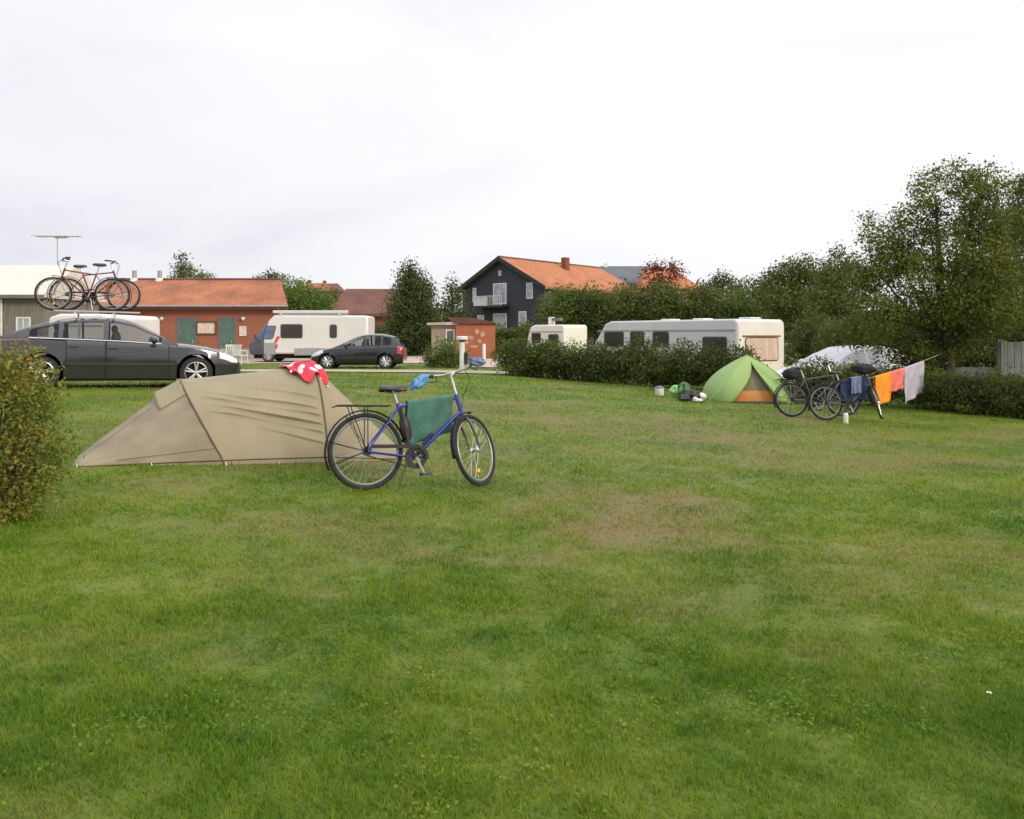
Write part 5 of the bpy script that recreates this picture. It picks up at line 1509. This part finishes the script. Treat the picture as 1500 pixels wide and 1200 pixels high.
def tent_w(s, th):
    p = tent_p(s, th)
    i = min(int(s), 2); f = s - i
    a = tent_p(min(s + .01, 2.999 if i == 2 else i + 1), th) - tent_p(max(s - .01, i), th); b = tent_p(s, min(th + .02, math.pi)) - tent_p(s, max(th - .02, 0))
    nn = a.cross(b)
    nn = nn.normalized() if nn.length > 1e-9 else Vector((0, 0, 1))
    if (p + nn - (ST[1][0] + ST[2][2]) / 2).length < (p - nn - (ST[1][0] + ST[2][2]) / 2).length: nn = -nn
    d = 0
    if i == 1:
        sn_ = max(0, math.sin(th)) ** .86
        win = sm(.02, .30, f) * (1 - sm(.93, 1.0, f))
        c = (sn_ if th < math.pi / 2 else 2 - sn_) + .36 * f
        for ci, amp in ((.56, .009), (.665, .020), (.745, .026), (.83, .026), (.90, .018), (1.02, .010)):
            q = c - ci - .008 * math.sin(7 * f + 9 * ci)
            d += 1.25 * amp * (.7 + .5 * math.sin(5 * f + 40 * ci)) * float(win) * (math.exp(-q / .045) if q > 0 else math.exp(q / .006))
        d += .006 * math.sin(7 * f + 3 * th) * math.sin(math.pi * f)
    elif i == 0:
        d += .006 * math.sin(11 * th + 4 * f) * f * math.sin(math.pi * f) + .004 * math.sin(23 * th - 7 * f)
    else:
        d += .006 * math.sin(9 * th + 6 * f) * math.sin(math.pi * f)
    return p + nn * d, nn


tent = thing('tunnel_tent', 'tan tunnel tent with dark pole arches behind the blue bicycle', 'tent', tuple(NP[1]))
TI = Matrix.Translation(-NP[1])
NT = 420
MB().grid(120, NT, lambda u, v: tent_w(1 + u * .99999, math.pi * v)[0]).build('flysheet', 'tent_tan', tent, smooth=True, sharp=80, M_=TI)
MB().grid(40, 60, lambda u, v: tent_w(u * .99999, math.pi * v)[0]).build('rear_panel', 'tent_mesh', tent, smooth=True, sharp=80, M_=TI)
MB().grid(40, 60, lambda u, v: tent_w(2 + u * .99999, math.pi * v)[0]).build('porch_panel', 'tent_tan', tent, smooth=True, sharp=80, M_=TI)
for s in (1, 2):
    pts = [tent_w(s + (.0001 if s == 1 else -.0001), math.pi * k / 48)[0] + Vector((0, 0, .004)) for k in range(49)]
    pts[0].z -= .02; pts[-1].z -= .02
    MB().tube(pts, .010, 6).build('pole', 'pole_brown', tent, smooth=True, M_=TI)
# vent hood over the rear panel
def hood(u, v):
    th = math.pi * (.31 + .40 * v); s = .74 + .26 * u
    p, nn = tent_w(s * .99999, th)
    return p + (nn * .6 + Vector((0, 0, .6))) * (.05 * (1 - u) ** 1.3 * math.sin(math.pi * v) + .006)
MB().grid(12, 26, hood).build('vent_hood', 'tent_tan', tent, smooth=True, sharp=80, M_=TI, solid=.004)
# piping along the hem and seams
MB().tube([tent_w(s_ * .01 * 2.999, .035)[0] + Vector((0, -.006, .0)) for s_ in range(101)], .006, 5).build('hem', 'pole_brown', tent, M_=TI)
m = MB()
for th in (1.25,): m.tube([tent_w(.02 + .66 * k / 30, th - .3 + .3 * k / 30)[0] + Vector((0, -.004, .003)) for k in range(31)], .004, 4)
m.tube([tent_w(.3 + .69 * k / 20, .16)[0] + Vector((0, -.006, .003)) for k in range(21)], .004, 4)
m.build('seam', 'tent_mesh', tent, M_=TI)
for i, (s, th) in enumerate(((1, math.pi - 1.0), (2, math.pi - 1.0))):
    p = tent_w(s - .0001 if s == 2 else 1.0001, th)[0]
    sgn = 1
    e = p + perp * sgn * .75 + axis * (-.35 if s == 1 else .35); e.z = tz(e.x, e.y)
    g = MB().tube([p, e + Vector((0, 0, .03))], .0022, 4).build('guy_line', 'rope', tent, M_=TI)
    MB().tube([e + Vector((0, 0, .05)), e + Vector((0, 0, -.06))], .005, 5).build('peg', 'alloy', g, M_=TI)
for s in (0.02, .5, 1.0, 1.5, 2.0, 2.98):
    p = tent_p(s, 0) - perp * .03; p.z = tz(p.x, p.y)
    MB().tube([p + Vector((0, 0, .03)), p + Vector((.02, 0, -.06))], .005, 5).build('peg', 'alloy', tent, M_=TI)

# red and white cloth thrown over the top of the tan tent
m_ = bpy.data.materials.new('cloth_redwhite'); m_.use_nodes = True; MATS['cloth_redwhite'] = m_
t = m_.node_tree; b_ = t.nodes['Principled BSDF']; b_.inputs['Roughness'].default_value = .85
tc = nd(t, 'ShaderNodeTexCoord'); vz = nd(t, 'ShaderNodeTexVoronoi'); vz.inputs['Scale'].default_value = 7.5
t.links.new(tc.outputs['Object'], vz.inputs['Vector'])
rp_ = nd(t, 'ShaderNodeValToRGB'); rp_.color_ramp.interpolation = 'CONSTANT'
rp_.color_ramp.elements[0].color = (.78, .74, .74, 1); rp_.color_ramp.elements[1].position = .36; rp_.color_ramp.elements[1].color = (.62, .035, .07, 1)
t.links.new(vz.outputs['Distance'], rp_.inputs[0]); t.links.new(rp_.outputs[0], b_.inputs['Base Color'])
def rw(u, v):
    s = 1.80 + .29 * u - .05 * v; th = math.pi * (.335 + .25 * v + .035 * math.sin(9 * u + 1) * (1 - v) - .02 * u)
    if s > 2: p, nn = tent_w(s, th)
    else: p, nn = tent_w(min(s, 1.9999), th)
    return p + nn * (.03 + .018 * math.sin(13 * u + 3 * v) + .014 * math.sin(9 * v + 5 * u))
tag(MB().grid(36, 26, rw).build('cloth', 'cloth_redwhite', None, smooth=True, sharp=80, solid=.008), 'red and white cloth thrown over the top of the tan tent', 'cloth')

# ------------------------------------------------------------------ green dome tent
YG = 20.0; gc = onground(1094, YG + 1.05)
gt = thing('dome_tent', 'light green dome tent with orange inner tent showing through its open door', 'tent', tuple(gc))
H = 1.14; RX, RY = 1.13, 1.12
def dome(phi, tt, k=1.0, h=H):
    c4 = 1 + .10 * math.cos(4 * (phi - R(45)))
    r_ = (1 - tt ** 2.25) * .95 + .05 * (1 - tt)
    return Vector((RX * k * c4 * r_ * math.cos(phi), RY * k * c4 * r_ * math.sin(phi), h * tt))
PH0 = R(-90 + 2)
def edge(tt): return max(.0, R(30) * (1 - tt / .86)) if tt < .86 else 0
def dfly(u, v):
    e0 = edge(v) * 1.15; e1 = edge(v) * .72
    phi = PH0 + e1 + u * (2 * math.pi - e0 - e1)
    return dome(phi, v)
MB().grid(72, 26, dfly).build('flysheet', 'tent_green', gt, smooth=True, sharp=60, solid=.006)
MB().grid(48, 18, lambda u, v: dome(2 * math.pi * u, v, .86, H * .93), closed_u=True).build('inner_tent', 'tent_net', gt, smooth=True)
MB().grid(48, 8, lambda u, v: dome(2 * math.pi * u, v * .27, .873, H * .93), closed_u=True).build('inner_wall', 'tent_orange', gt, smooth=True)
MB().prism([(1.1 * RX * .98 * math.cos(q), 1.1 * RY * .98 * math.sin(q)) for q in [2 * math.pi * k / 24 for k in range(24)]], .01, .03, 'xy').build('groundsheet', 'tent_floor', gt)
for s in (1, -1):
    pts = [dome(R(45 if s > 0 else 135), t_ / 20) for t_ in range(21)] + [dome(R(225 if s > 0 else 315), t_ / 20) for t_ in range(19, -1, -1)]
    MB().tube([p * 1.008 for p in pts], .009, 6).build('pole', 'tent_green', gt, smooth=True)
MB().grid(14, 14, lambda u, v: dome(PH0 + edge(v * .8) * .72 + u * R(26) * (1 - .5 * v), v * .8, 1.05 + .03 * math.sin(5 * u + 4 * v))).build('door_flap', 'tent_green', gt, smooth=True, solid=.005)
for k in range(4):
    p = dome(R(45 + 90 * k), .42); e = dome(R(45 + 90 * k), 0) * 1.55
    g = MB().tube([p, e + Vector((0, 0, .02))], .003, 4).build('guy_line', 'rope', gt)
    MB().tube([e + Vector((0, 0, .05)), e + Vector((0, 0, -.06))], .006, 5).build('peg', 'alloy', g)

# white garden chair in front of the brick building, and a daisy on the lawn
def chair(label, loc, yw):
    r = thing('garden_chair', label, 'chair', loc, (0, 0, yw), 'white garden chairs by the brick building')
    MB().box(-.25, .25, -.24, .24, .40, .44).build('seat', 'post_white', r, bevel=.015)
    m = MB()
    for k in range(5): m.box(-.22 + .1 * k, -.16 + .1 * k, .215, .245, .46, .92)
    m.box(-.25, .25, .205, .255, .86, .95); m.build('backrest', 'post_white', r)
    for x in (-.23, .23):
        for y in (-.22, .22): MB().tube([(x, y, .4), (x * 1.12, y * 1.15, 0)], .022, 6).build('leg', 'post_white', r)
        MB().tube([(x, -.22, .42), (x, -.22, .64), (x, .2, .66)], .02, 6).build('armrest', 'post_white', r)
    return r
chair('white garden chair close to the front of the motorhome', onground(352, 40), R(160))
chair('white garden chair half hidden behind the bonnet of the grey car', onground(338, 40.4), R(200))
r = thing('daisy', 'tiny white daisy alone on the lawn near the lower right corner', 'flower', G(1449, 1030)); r.scale = (.62, .62, .8)
m = MB()
for k in range(11):
    a = 2 * math.pi * k / 11; m.add([Vector((.004 * math.cos(a + .3), .004 * math.sin(a + .3), .052)), Vector((.015 * math.cos(a + .2), .015 * math.sin(a + .2), .053)), Vector((.017 * math.cos(a), .017 * math.sin(a), .053)), Vector((.015 * math.cos(a - .2), .015 * math.sin(a - .2), .053))], [(0, 1, 2, 3)])
m.build('petals', 'daisy_white', r, solid=.001)
MB().blob((0, 0, .054), (.005, .005, .003), 8, 6).build('centre', 'daisy_yellow', r, smooth=True)
MB().tube([(0, 0, -.01), (.002, 0, .052)], .0013, 5).build('stem', 'sack_green', r)
